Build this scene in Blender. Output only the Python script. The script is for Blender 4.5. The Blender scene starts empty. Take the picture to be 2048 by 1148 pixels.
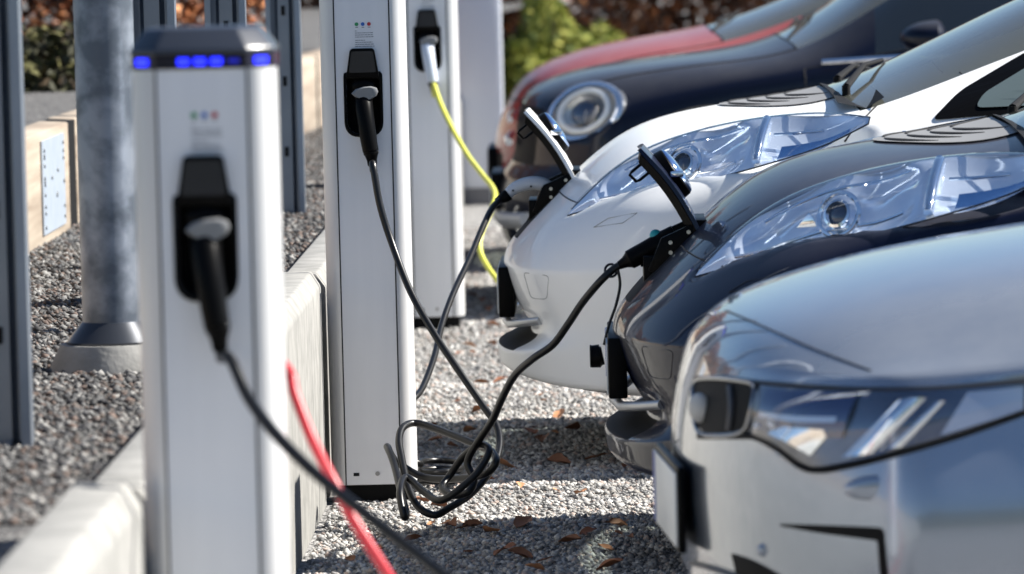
import bpy, bmesh, math, random
import numpy as np
from mathutils import Vector, Matrix

random.seed(7); rng = np.random.default_rng(7)
scene = bpy.context.scene
COL = scene.collection

# ------------------------------------------------------------------ camera (200 mm telephoto)
F, CX, CY = 11378.0, 1024.0, 574.0          # focal length in photograph pixels
ROLL, VPX, VPY, H = 0.025, 1187.0, -165.0, 1.4
_c, _s = math.cos(ROLL), math.sin(ROLL)
def _un(dx, dy): return (_c*dx - _s*dy, _s*dx + _c*dy)
_ux, _uy = _un(VPX-CX, VPY-CY)
YAW = math.atan(_ux/F); PITCH = math.atan(-_uy/F*math.cos(YAW))
FW = np.array([-math.sin(YAW)*math.cos(PITCH), math.cos(YAW)*math.cos(PITCH), -math.sin(PITCH)])
RT = np.array([math.cos(YAW), math.sin(YAW), 0.0]); UP = np.cross(RT, FW)
def _ray(px, py):
    a, b = _un(px-CX, py-CY)
    return a/F*RT - b/F*UP + FW
def P(px, py, Y):
    d = _ray(px, py); p = np.array([0, 0, H]) + d*(Y/d[1]); return (p[0], p[1], p[2])
def G(px, py, z=0.0):
    d = _ray(px, py); p = np.array([0, 0, H]) + d*((z-H)/d[2]); return (p[0], p[1], p[2])

cam_d = bpy.data.cameras.new('camera'); cam = bpy.data.objects.new('camera', cam_d); COL.objects.link(cam)
cam_d.lens = 200.0; cam_d.sensor_width = 36.0; cam_d.sensor_fit = 'HORIZONTAL'
cam_d.clip_start = 0.5; cam_d.clip_end = 3000
# image-right in world: a level vector (1,0) maps to image (c,-s): undo the roll
ir = RT*_c - UP*_s; iu = RT*_s + UP*_c
M = Matrix(((ir[0], iu[0], -FW[0], 0), (ir[1], iu[1], -FW[1], 0), (ir[2], iu[2], -FW[2], H), (0, 0, 0, 1)))
cam.matrix_world = M
cam_d.dof.use_dof = True; cam_d.dof.focus_distance = 13.3; cam_d.dof.aperture_fstop = 6.3
scene.camera = cam

# ------------------------------------------------------------------ sky and sun
SUN_AZ, SUN_EL = math.radians(11), math.radians(42)
w = bpy.data.worlds.new('World'); scene.world = w; w.use_nodes = True
nt = w.node_tree; nt.nodes.clear()
sky = nt.nodes.new('ShaderNodeTexSky'); sky.sky_type = 'NISHITA'; sky.sun_disc = False
sky.sun_elevation = SUN_EL; sky.sun_rotation = math.pi/2 - SUN_AZ
sky.air_density = 1.0; sky.dust_density = 0.1; sky.ozone_density = 3.5
bg = nt.nodes.new('ShaderNodeBackground'); bg.inputs[1].default_value = 0.05
wo = nt.nodes.new('ShaderNodeOutputWorld')
nt.links.new(sky.outputs[0], bg.inputs[0]); nt.links.new(bg.outputs[0], wo.inputs[0])
sd = bpy.data.lights.new('sun', 'SUN'); so = bpy.data.objects.new('sun', sd); COL.objects.link(so)
sd.energy = 5.0; sd.angle = math.radians(0.53); sd.color = (1.0, 0.95, 0.87)
so.location = (8, 2, 9)
so.rotation_euler = Vector((math.cos(SUN_EL)*math.cos(SUN_AZ), math.cos(SUN_EL)*math.sin(SUN_AZ), math.sin(SUN_EL))).to_track_quat('Z', 'Y').to_euler()
vs = scene.view_settings; vs.view_transform = 'Standard'; vs.look = 'None'; vs.gamma = 1.0; vs.exposure = 1.28
scene.render.engine = 'CYCLES'
scene.cycles.max_bounces = 8; scene.cycles.transparent_max_bounces = 12

# ------------------------------------------------------------------ materials
MATS = {}
def mat(name, color=(.5,.5,.5), rough=.5, metal=0.0, coat=0.0, coat_rough=.03, spec=.5, emit=None, estr=0,
        noise=None, bump=None, stretch=None):
    """noise=(scale, colour2, contrast)   bump=(scale, strength, distance)"""
    if name in MATS: return MATS[name]
    m = bpy.data.materials.new(name); m.use_nodes = True; N = m.node_tree.nodes; L = m.node_tree.links
    b = N['Principled BSDF']
    b.inputs['Base Color'].default_value = (*color, 1); b.inputs['Roughness'].default_value = rough
    b.inputs['Metallic'].default_value = metal; b.inputs['Coat Weight'].default_value = coat
    b.inputs['Coat Roughness'].default_value = coat_rough; b.inputs['Specular IOR Level'].default_value = spec
    if emit: b.inputs['Emission Color'].default_value = (*emit, 1); b.inputs['Emission Strength'].default_value = estr
    vec = None
    if noise or bump:
        tc = N.new('ShaderNodeTexCoord'); mp = N.new('ShaderNodeMapping'); L.new(tc.outputs['Object'], mp.inputs[0])
        if stretch: mp.inputs['Scale'].default_value = stretch
        vec = mp.outputs[0]
    if noise:
        t = N.new('ShaderNodeTexNoise'); t.inputs['Scale'].default_value = noise[0]; t.inputs['Detail'].default_value = 6
        L.new(vec, t.inputs['Vector'])
        r = N.new('ShaderNodeValToRGB'); lo = .5-noise[2]; hi = .5+noise[2]
        r.color_ramp.elements[0].position = lo; r.color_ramp.elements[1].position = hi
        r.color_ramp.elements[0].color = (*color, 1); r.color_ramp.elements[1].color = (*noise[1], 1)
        L.new(t.outputs[0], r.inputs[0]); L.new(r.outputs[0], b.inputs['Base Color'])
    if bump:
        t = N.new('ShaderNodeTexNoise'); t.inputs['Scale'].default_value = bump[0]; t.inputs['Detail'].default_value = 5
        L.new(vec, t.inputs['Vector'])
        bp = N.new('ShaderNodeBump'); bp.inputs['Strength'].default_value = bump[1]; bp.inputs['Distance'].default_value = bump[2]
        L.new(t.outputs[0], bp.inputs['Height']); L.new(bp.outputs[0], b.inputs['Normal'])
    MATS[name] = m; return m

def paint(name, color, metal=0.0, rough=.35, dust=.0, coat=1.0):
    """car paint: flake base under clear coat, thin road dust that lies on upward faces"""
    if name in MATS: return MATS[name]
    m = mat(name, color, rough, metal, coat, .02, spec=.12)
    N = m.node_tree.nodes; L = m.node_tree.links; b = N['Principled BSDF']
    if dust > 0:
        geo = N.new('ShaderNodeNewGeometry'); sep = N.new('ShaderNodeSeparateXYZ'); L.new(geo.outputs['Normal'], sep.inputs[0])
        mr = N.new('ShaderNodeMapRange'); mr.inputs[1].default_value = .62; mr.inputs[2].default_value = .97
        mr.inputs[3].default_value = 0; mr.inputs[4].default_value = dust; L.new(sep.outputs[2], mr.inputs[0])
        tc = N.new('ShaderNodeTexCoord'); t = N.new('ShaderNodeTexNoise'); t.inputs['Scale'].default_value = 9; t.inputs['Detail'].default_value = 9
        t.inputs['Roughness'].default_value = .7
        L.new(tc.outputs['Object'], t.inputs['Vector'])
        mu = N.new('ShaderNodeMath'); mu.operation = 'MULTIPLY'; L.new(mr.outputs[0], mu.inputs[0])
        m2 = N.new('ShaderNodeMapRange'); m2.inputs[1].default_value = .3; m2.inputs[2].default_value = .7; m2.inputs[3].default_value = .75; m2.inputs[4].default_value = 1.2
        L.new(t.outputs[0], m2.inputs[0]); L.new(m2.outputs[0], mu.inputs[1])
        mx = N.new('ShaderNodeMix'); mx.data_type = 'RGBA'; mx.inputs[6].default_value = (*color, 1); mx.inputs[7].default_value = (.42, .40, .36, 1)
        L.new(mu.outputs[0], mx.inputs[0]); L.new(mx.outputs[2], b.inputs['Base Color'])
        cr = N.new('ShaderNodeMapRange'); cr.inputs[3].default_value = .02; cr.inputs[4].default_value = .09
        L.new(mu.outputs[0], cr.inputs[0]); L.new(cr.outputs[0], b.inputs['Coat Roughness'])
        if metal > 0:
            me = N.new('ShaderNodeMapRange'); me.inputs[3].default_value = metal; me.inputs[4].default_value = 0
            L.new(mu.outputs[0], me.inputs[0]); L.new(me.outputs[0], b.inputs['Metallic'])
    return m

def glass(name, tint=(1,1,1), ior=1.5, rough=0.0, dust=0):
    """thin clear shell: Fresnel mirror over a tinted see-through pane"""
    if name in MATS: return MATS[name]
    m = bpy.data.materials.new(name); m.use_nodes = True; N = m.node_tree.nodes; L = m.node_tree.links; N.clear()
    o = N.new('ShaderNodeOutputMaterial'); mx = N.new('ShaderNodeMixShader'); 
    # Schlick reflectance from |N.I|, the same from both sides of the thin pane
    ge = N.new('ShaderNodeNewGeometry'); dt = N.new('ShaderNodeVectorMath'); dt.operation = 'DOT_PRODUCT'; L.new(ge.outputs['Normal'], dt.inputs[0]); L.new(ge.outputs['Incoming'], dt.inputs[1])
    def mth(op, a, b):
        q = N.new('ShaderNodeMath'); q.operation = op
        for k, v_ in enumerate((a,b)):
            if v_ is None: continue
            if hasattr(v_, 'links'): L.new(v_, q.inputs[k])
            else: q.inputs[k].default_value = v_
        return q.outputs[0]
    r0 = ((ior-1)/(ior+1))**2*1.8
    fac = mth('ADD', r0, mth('MULTIPLY', 1-r0, mth('POWER', mth('SUBTRACT', 1.0, mth('ABSOLUTE', dt.outputs['Value'], None)), 5.0)))
    tr = N.new('ShaderNodeBsdfTransparent'); tr.inputs[0].default_value = (*tint, 1)
    gl = N.new('ShaderNodeBsdfGlossy'); gl.inputs['Roughness'].default_value = rough; gl.inputs[0].default_value = (1,1,1,1)
    L.new(fac, mx.inputs[0]); L.new(tr.outputs[0], mx.inputs[1]); L.new(gl.outputs[0], mx.inputs[2]); L.new(mx.outputs[0], o.inputs[0])
    if dust:
        df = N.new('ShaderNodeBsdfDiffuse'); df.inputs[0].default_value = (.55,.57,.50,1); m2 = N.new('ShaderNodeMixShader'); m2.inputs[0].default_value = dust
        L.new(tr.outputs[0], m2.inputs[1]); L.new(df.outputs[0], m2.inputs[2]); L.new(m2.outputs[0], mx.inputs[1])
    MATS[name] = m; return m

BLACK = mat('black_plastic', (.003,.003,.0033), .36, spec=.07)
RUBBER = mat('black_rubber', (.008,.008,.0085), .42, spec=.35, bump=(900,.15,.001))
MATTE = mat('matte_black', (.004,.004,.0045), .7, spec=.2)
GAP = mat('panel_gap', (.006,.006,.007), .8)
CHROME = mat('chrome', (.86,.88,.91), .06, 1.0)
REFL = mat('lamp_reflector', (.80,.88,1.0), .09, .62)  # bluish base puts bright mirrored sky into the reflector colour
LGREY = mat('light_grey_plastic', (.22,.225,.23), .35)
TYRE = mat('tyre', (.02,.02,.021), .75)
RIM = mat('alloy_rim', (.5,.51,.53), .25, .9)
LENS = glass('lamp_glass', (.97,.985,1))
WGLASS = glass('window_glass', (.42,.48,.46), 1.52, dust=.16)
DARKIN = mat('dark_interior', (.02,.02,.022), .7)
PLATE = mat('number_plate_white', (.75,.76,.74), .35)

# ------------------------------------------------------------------ object helpers
ORG = {}
def thing(name, label, cat, loc=(0,0,0), group=None):
    o = bpy.data.objects.new(name, None); COL.objects.link(o); o.location = loc; o.empty_display_size = .1
    o['label'] = label; o['category'] = cat
    if group: o['group'] = group
    ORG[o] = np.array(loc, float); return o
def tag(o, label, cat, group=None):
    o['label'] = label; o['category'] = cat
    if group: o['group'] = group
    return o
def struct(o): o['kind'] = 'structure'; return o
def obj(name, me, m, parent=None, local=False, loc=None):
    """mesh object; vertices in world space unless local=True (relative to the thing's origin)"""
    o = bpy.data.objects.new(name, me); COL.objects.link(o)
    if m is not None and not me.materials: me.materials.append(m)
    if parent is not None:
        o.parent = parent; ORG[o] = ORG[parent]
        if not local: me.transform(Matrix.Translation(Vector(-ORG[parent])))
    elif loc is not None:
        o.location = loc; me.transform(Matrix.Translation(-Vector(loc))); ORG[o] = np.array(loc, float)
    else: ORG[o] = np.zeros(3)
    return o
def mesh(V, Fc, smooth=False, name='m'):
    me = bpy.data.meshes.new(name); me.from_pydata([tuple(map(float, v)) for v in V], [], [tuple(f) for f in Fc]); me.update()
    if smooth: me.polygons.foreach_set('use_smooth', [True]*len(me.polygons))
    return me
def bm_mesh(bm, smooth=False):
    me = bpy.data.meshes.new('m'); bm.to_mesh(me); bm.free()
    if smooth: me.polygons.foreach_set('use_smooth', [True]*len(me.polygons))
    return me
class MB:
    """collects shapes of ONE part"""
    def __init__(s): s.V = []; s.F = []
    def add(s, V, Fc):
        n = len(s.V); s.V += [tuple(v) for v in V]; s.F += [tuple(i+n for i in f) for f in Fc]; return s
    def box(s, a, b):
        (x0,y0,z0),(x1,y1,z1) = a, b
        return s.add([(x0,y0,z0),(x1,y0,z0),(x1,y1,z0),(x0,y1,z0),(x0,y0,z1),(x1,y0,z1),(x1,y1,z1),(x0,y1,z1)],
            [(0,3,2,1),(4,5,6,7),(0,1,5,4),(1,2,6,5),(2,3,7,6),(3,0,4,7)])
    def tube(s, pts, r, seg=10, cap=True):
        V, Fc = tube_geo(pts, r, seg, cap); return s.add(V, Fc)
    def cyl(s, p, q, r, seg=16, r2=None): return s.tube([p, q], [r, r if r2 is None else r2], seg)
    def prism(s, outline, axis, a, b):
        """outline = 2D loop in the plane normal to axis ('x','y','z'), extruded from a to b"""
        def mk(u, v, wv): return {'x': (wv,u,v), 'y': (u,wv,v), 'z': (u,v,wv)}[axis]
        n = len(outline)
        V = [mk(u,v,a) for u,v in outline] + [mk(u,v,b) for u,v in outline]
        Fc = [tuple(range(n))[::-1], tuple(range(n, 2*n))] + [(i,(i+1)%n,n+(i+1)%n,n+i) for i in range(n)]
        return s.add(V, Fc)
    def mesh(s, smooth=False, bevel=0, seg=2):
        me = mesh(s.V, s.F)
        bm = bmesh.new(); bm.from_mesh(me); bpy.data.meshes.remove(me)
        bmesh.ops.recalc_face_normals(bm, faces=bm.faces)
        if bevel:
            es = [e for e in bm.edges if len(e.link_faces) == 2 and e.calc_face_angle(0) > .5]
            bmesh.ops.bevel(bm, geom=es, offset=bevel, segments=seg, affect='EDGES', profile=.5, clamp_overlap=True)
        for e in bm.edges:
            if len(e.link_faces) == 2 and e.calc_face_angle(0) > math.radians(38): e.smooth = False
        return bm_mesh(bm, smooth or bevel > 0)
    def build(s, name, m, parent=None, smooth=False, bevel=0, seg=2, local=False, loc=None):
        return obj(name, s.mesh(smooth, bevel, seg), m, parent, local, loc)
def catmull(pts, n=8):
    pts = [np.array(p, float) for p in pts]; out = []
    for i in range(len(pts)-1):
        p0 = pts[max(i-1,0)]; p1 = pts[i]; p2 = pts[i+1]; p3 = pts[min(i+2,len(pts)-1)]
        for k in range(n):
            t = k/n
            out.append(.5*((2*p1)+(-p0+p2)*t+(2*p0-5*p1+4*p2-p3)*t*t+(-p0+3*p1-3*p2+p3)*t**3))
    out.append(pts[-1]); return out
def tube_geo(pts, r, seg=10, cap=True):
    pts = [np.array(p, float) for p in pts]; n = len(pts)
    rs = [r]*n if np.isscalar(r) else list(r)
    T = []
    for i in range(n):
        d = pts[min(i+1,n-1)]-pts[max(i-1,0)]; T.append(d/(np.linalg.norm(d)+1e-12))
    u = np.cross(T[0], [0,0,1.]);
    if np.linalg.norm(u) < 1e-3: u = np.cross(T[0], [0,1.,0])
    u /= np.linalg.norm(u); V = []; Fc = []
    for i in range(n):
        u = u - T[i]*(u@T[i]); u /= (np.linalg.norm(u)+1e-12); v = np.cross(T[i], u)
        for k in range(seg):
            a = 2*math.pi*k/seg; V.append(pts[i]+rs[i]*(math.cos(a)*u+math.sin(a)*v))
    for i in range(n-1):
        for k in range(seg): Fc.append((i*seg+k, i*seg+(k+1)%seg, (i+1)*seg+(k+1)%seg, (i+1)*seg+k))
    if cap: Fc.append(tuple(range(seg))[::-1]); Fc.append(tuple(range((n-1)*seg, n*seg)))
    return V, Fc
def rpoly(pts, rad, n=5):
    """2D polygon with rounded corners (rad: one radius or one per corner)"""
    out = []; N_ = len(pts); R_ = [rad]*N_ if np.isscalar(rad) else rad
    for i in range(N_):
        p = np.array(pts[i], float); a = np.array(pts[i-1], float)-p; b = np.array(pts[(i+1)%N_], float)-p
        r = min(R_[i], .49*np.linalg.norm(a), .49*np.linalg.norm(b))
        if r < 1e-6: out.append(tuple(p)); continue
        A = p+a/np.linalg.norm(a)*r; B = p+b/np.linalg.norm(b)*r
        for k in range(n+1):
            t = k/n; out.append(tuple((1-t)**2*A+2*t*(1-t)*p+t*t*B))
    return out
def grid(rows):
    m = len(rows[0]); V = [p for r in rows for p in r]; Fc = []
    for i in range(len(rows)-1):
        for j in range(m-1): Fc.append((i*m+j, i*m+j+1, (i+1)*m+j+1, (i+1)*m+j))
    return V, Fc
def ring_plate(outer, inner, axis, a, b):
    """flat plate with a hole; outer and inner loops have the same number of points"""
    mk = {'x': lambda u,v,w_: (w_,u,v), 'y': lambda u,v,w_: (u,w_,v), 'z': lambda u,v,w_: (u,v,w_)}[axis]
    n = len(outer); V = []
    for w_ in (a, b): V += [mk(u,v,w_) for u,v in outer] + [mk(u,v,w_) for u,v in inner]
    Fc = []
    for i in range(n):
        j = (i+1) % n
        Fc += [(i,j,n+j,n+i), (2*n+i,3*n+i,3*n+j,2*n+j), (i,2*n+i,2*n+j,j), (n+i,n+j,3*n+j,3*n+i)]
    return V, Fc
def resample(loop, n):
    L_ = [np.array(p, float) for p in loop]; L_.append(L_[0]); d = [0]
    for i in range(len(L_)-1): d.append(d[-1]+np.linalg.norm(L_[i+1]-L_[i]))
    out = []
    for k in range(n):
        s_ = d[-1]*k/n; i = max(j for j in range(len(d)-1) if d[j] <= s_+1e-9)
        t = (s_-d[i])/max(d[i+1]-d[i],1e-9); out.append(tuple(L_[i]*(1-t)+L_[i+1]*t))
    return out

# ================================================================== THE SETTING
def gravel_mat(name, c0, c1, c2, scale):
    m = bpy.data.materials.new(name); m.use_nodes = True; N = m.node_tree.nodes; L = m.node_tree.links; b = N['Principled BSDF']
    tc = N.new('ShaderNodeTexCoord'); v = N.new('ShaderNodeTexVoronoi'); v.inputs['Scale'].default_value = scale; L.new(tc.outputs['Object'], v.inputs['Vector'])
    s = N.new('ShaderNodeSeparateColor'); L.new(v.outputs['Color'], s.inputs[0])
    r = N.new('ShaderNodeValToRGB'); e = r.color_ramp.elements; e[0].color = (*c0,1); e[1].color = (*c2,1); x = e.new(.55); x.color = (*c1,1)
    L.new(s.outputs[0], r.inputs[0])
    n2 = N.new('ShaderNodeTexNoise'); n2.inputs['Scale'].default_value = 1.3; n2.inputs['Detail'].default_value = 4; L.new(tc.outputs['Object'], n2.inputs['Vector'])
    mr = N.new('ShaderNodeMapRange'); mr.inputs[3].default_value = .75; mr.inputs[4].default_value = 1.2; L.new(n2.outputs[0], mr.inputs[0])
    mx = N.new('ShaderNodeMix'); mx.data_type = 'RGBA'; mx.blend_type = 'MULTIPLY'; mx.inputs[0].default_value = 1
    L.new(r.outputs[0], mx.inputs[6]); L.new(mr.outputs[0], mx.inputs[7]); L.new(mx.outputs[2], b.inputs['Base Color'])
    b.inputs['Roughness'].default_value = .85
    bp = N.new('ShaderNodeBump'); bp.inputs['Strength'].default_value = .9; bp.inputs['Distance'].default_value = .012; bp.invert = True
    L.new(v.outputs['Distance'], bp.inputs['Height']); L.new(bp.outputs[0], b.inputs['Normal'])
    return m
def stone_mat(name, cols, patch=0):
    m = bpy.data.materials.new(name); m.use_nodes = True; N = m.node_tree.nodes; L = m.node_tree.links; b = N['Principled BSDF']
    g = N.new('ShaderNodeNewGeometry'); r = N.new('ShaderNodeValToRGB'); r.color_ramp.interpolation = 'CONSTANT'
    e = r.color_ramp.elements; e[0].color = (*cols[0],1); e[0].position = 0; e[1].color = (*cols[1],1); e[1].position = 1/len(cols)
    for k in range(2, len(cols)): x = e.new(k/len(cols)); x.color = (*cols[k],1)
    L.new(g.outputs['Random Per Island'], r.inputs[0]); L.new(r.outputs[0], b.inputs['Base Color']); b.inputs['Roughness'].default_value = .8
    if patch:      # packed, dirtier and cleaner patches
        tc = N.new('ShaderNodeTexCoord'); n2 = N.new('ShaderNodeTexNoise'); n2.inputs['Scale'].default_value = patch; n2.inputs['Detail'].default_value = 5; L.new(tc.outputs['Object'], n2.inputs['Vector'])
        mr = N.new('ShaderNodeMapRange'); mr.inputs[1].default_value = .3; mr.inputs[2].default_value = .7; mr.inputs[3].default_value = .62; mr.inputs[4].default_value = 1.2; L.new(n2.outputs[0], mr.inputs[0])
        mx = N.new('ShaderNodeMix'); mx.data_type = 'RGBA'; mx.blend_type = 'MULTIPLY'; mx.inputs[0].default_value = 1
        L.new(r.outputs[0], mx.inputs[6]); L.new(mr.outputs[0], mx.inputs[7]); L.new(mx.outputs[2], b.inputs['Base Color'])
    return m
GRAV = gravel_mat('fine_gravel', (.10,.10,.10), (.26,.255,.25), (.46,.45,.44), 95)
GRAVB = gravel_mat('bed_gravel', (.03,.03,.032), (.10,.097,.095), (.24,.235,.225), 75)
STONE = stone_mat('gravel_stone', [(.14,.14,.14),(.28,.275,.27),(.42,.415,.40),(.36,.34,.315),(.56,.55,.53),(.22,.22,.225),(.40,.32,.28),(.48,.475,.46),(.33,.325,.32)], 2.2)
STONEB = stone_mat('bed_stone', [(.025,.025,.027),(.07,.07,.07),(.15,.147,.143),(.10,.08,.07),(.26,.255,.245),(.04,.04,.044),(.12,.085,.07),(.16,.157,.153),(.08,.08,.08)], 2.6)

# lot: one sheet to the horizon, finely divided where the camera looks so that it can undulate
struct(obj('parking_ground', mesh([(-900,-900,0),(900,-900,0),(900,900,0),(-900,900,0)], [(0,1,2,3)]), GRAV))

def stones(n, x0, x1, y0, y1, z, smin, smax, ybias=1.0):
    """crushed stones: squashed, jittered octahedra in one mesh"""
    base = np.array([(1,0,0),(0,1,0),(-1,0,0),(0,-1,0),(0,0,1),(0,0,-1)], float)
    fc = np.array([(0,1,4),(1,2,4),(2,3,4),(3,0,4),(1,0,5),(2,1,5),(3,2,5),(0,3,5)])
    V = base[None]+rng.normal(0,.22,(n,6,3))
    a = rng.uniform(0,2*math.pi,n); ca, sa = np.cos(a)[:,None], np.sin(a)[:,None]
    tl = rng.uniform(-.6,.6,n); ct, st = np.cos(tl)[:,None], np.sin(tl)[:,None]
    x, y, zz = V[...,0], V[...,1], V[...,2]*.7
    y, zz = y*ct-zz*st, y*st+zz*ct
    x, y = x*ca-y*sa, x*sa+y*ca
    s = (smin+(smax*1.25-smin)*rng.random(n)**4.2)[:,None]
    py = y0+(y1-y0)*rng.random(n)**ybias; px = rng.uniform(x0,x1,n)
    zc = z(px,py) if callable(z) else z
    W = np.stack([x*s+px[:,None], y*s+py[:,None], zz*s+(zc+.25*s[:,0])[:,None]], -1).reshape(-1,3)
    Fa = (fc[None]+np.arange(n)[:,None,None]*6).reshape(-1,3)
    me = bpy.data.meshes.new('stones'); me.vertices.add(len(W)); me.vertices.foreach_set('co', W.ravel())
    me.loops.add(Fa.size); me.loops.foreach_set('vertex_index', Fa.ravel().astype(np.int32))
    me.polygons.add(len(Fa)); me.polygons.foreach_set('loop_start', np.arange(0,Fa.size,3,dtype=np.int32))
    me.update(calc_edges=True); return me
o = obj('lot_gravel', stones(125000, -.66, 1.15, 11.0, 17.2, 0.0, .0030, .0095), STONE); o['kind'] = 'stuff'; o['label'] = 'loose grey crushed gravel covering the parking lot'
o = obj('lot_gravel', stones(32000, -.66, 1.0, 17.2, 26.0, 0.0, .005, .011), STONE); o['kind'] = 'stuff'; o['label'] = 'loose grey gravel of the lot beyond the second charger'

# raised bed behind the concrete kerb wall, and the terrace behind the timber
BEDZ = .50
def timber_x(Y): return -1.60 if Y < 18 else -1.60+(Y-18)*.052
bed = [(-.70,-4,BEDZ),(-.70,60,BEDZ)]
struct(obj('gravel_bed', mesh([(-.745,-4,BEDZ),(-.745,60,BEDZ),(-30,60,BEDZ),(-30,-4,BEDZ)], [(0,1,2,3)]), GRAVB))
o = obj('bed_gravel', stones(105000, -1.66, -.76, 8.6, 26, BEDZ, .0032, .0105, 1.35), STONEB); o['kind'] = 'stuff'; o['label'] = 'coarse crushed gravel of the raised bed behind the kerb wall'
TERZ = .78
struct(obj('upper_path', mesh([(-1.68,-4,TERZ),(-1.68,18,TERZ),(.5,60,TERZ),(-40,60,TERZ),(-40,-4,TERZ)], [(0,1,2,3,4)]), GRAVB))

# unseen bank added behind the camera to give the car paint dark reflections
ADDED_BANK = mat('added_bank_green', (.030,.040,.018), .9, noise=(.8,(.055,.060,.028),.2), bump=(12,.6,.05))
V = []; Fc = []; nx = 60
for j, (yy, zz) in enumerate(((-14,-.02),(-16,.7),(-19,2.6),(-23,4.3),(-28,4.9),(-45,5.0))):
    for i in range(nx+1):
        xx = -60+2*i; V.append((xx, yy+1.2*math.sin(xx*.21)+.5*math.sin(xx*.83), max(-.02, zz*(1+.12*math.sin(xx*.17+1)+.07*math.sin(xx*.61))) if j else -.02))
for j in range(5):
    for i in range(nx): a = j*(nx+1)+i; Fc.append((a,a+1,a+nx+2,a+nx+1))
struct(obj('added_dark_bank', mesh(V,Fc,True), ADDED_BANK))

# ================================================================== CONCRETE KERB WALL
CONC = mat('concrete', (.20,.20,.19), .85, noise=(14,(.32,.315,.30),.22), bump=(90,.35,.004))
def kerb_block(y0, y1, z1, label):
    t = thing('kerb_wall_block', label, 'kerb wall', (-.70,(y0+y1)/2,0), 'precast concrete kerb wall blocks')
    m = MB(); xf, xb = -.676, -.776
    prof = [(xf-.03,0),(xf,0.0),(xf,z1-.035),(xf-.022,z1),(xb,z1),(xb,0)]
    m.prism(prof, 'y', y0, y1); m.build('block', CONC, t, bevel=.006)
    n = MB(); n.box((xf-.002,y1-.052,.02),(xf+.002,y1-.047,z1-.05)); n.build('edge_groove', mat('concrete_groove',(.42,.42,.41),.9), t)
    return t
kerb_block(4.2, 8.23, .60, 'white concrete kerb wall block ending beside the charger with blue lights')
kerb_block(8.42, 13.62, .57, 'long white concrete kerb wall block between the blue-lit charger and the next charger')
kerb_block(13.86, 19.4, .55, 'white concrete kerb wall block behind the charger with the knotted black cable')
kerb_block(19.72, 28.0, .55, 'white concrete kerb wall block beyond the charger with the yellow cable')

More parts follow.
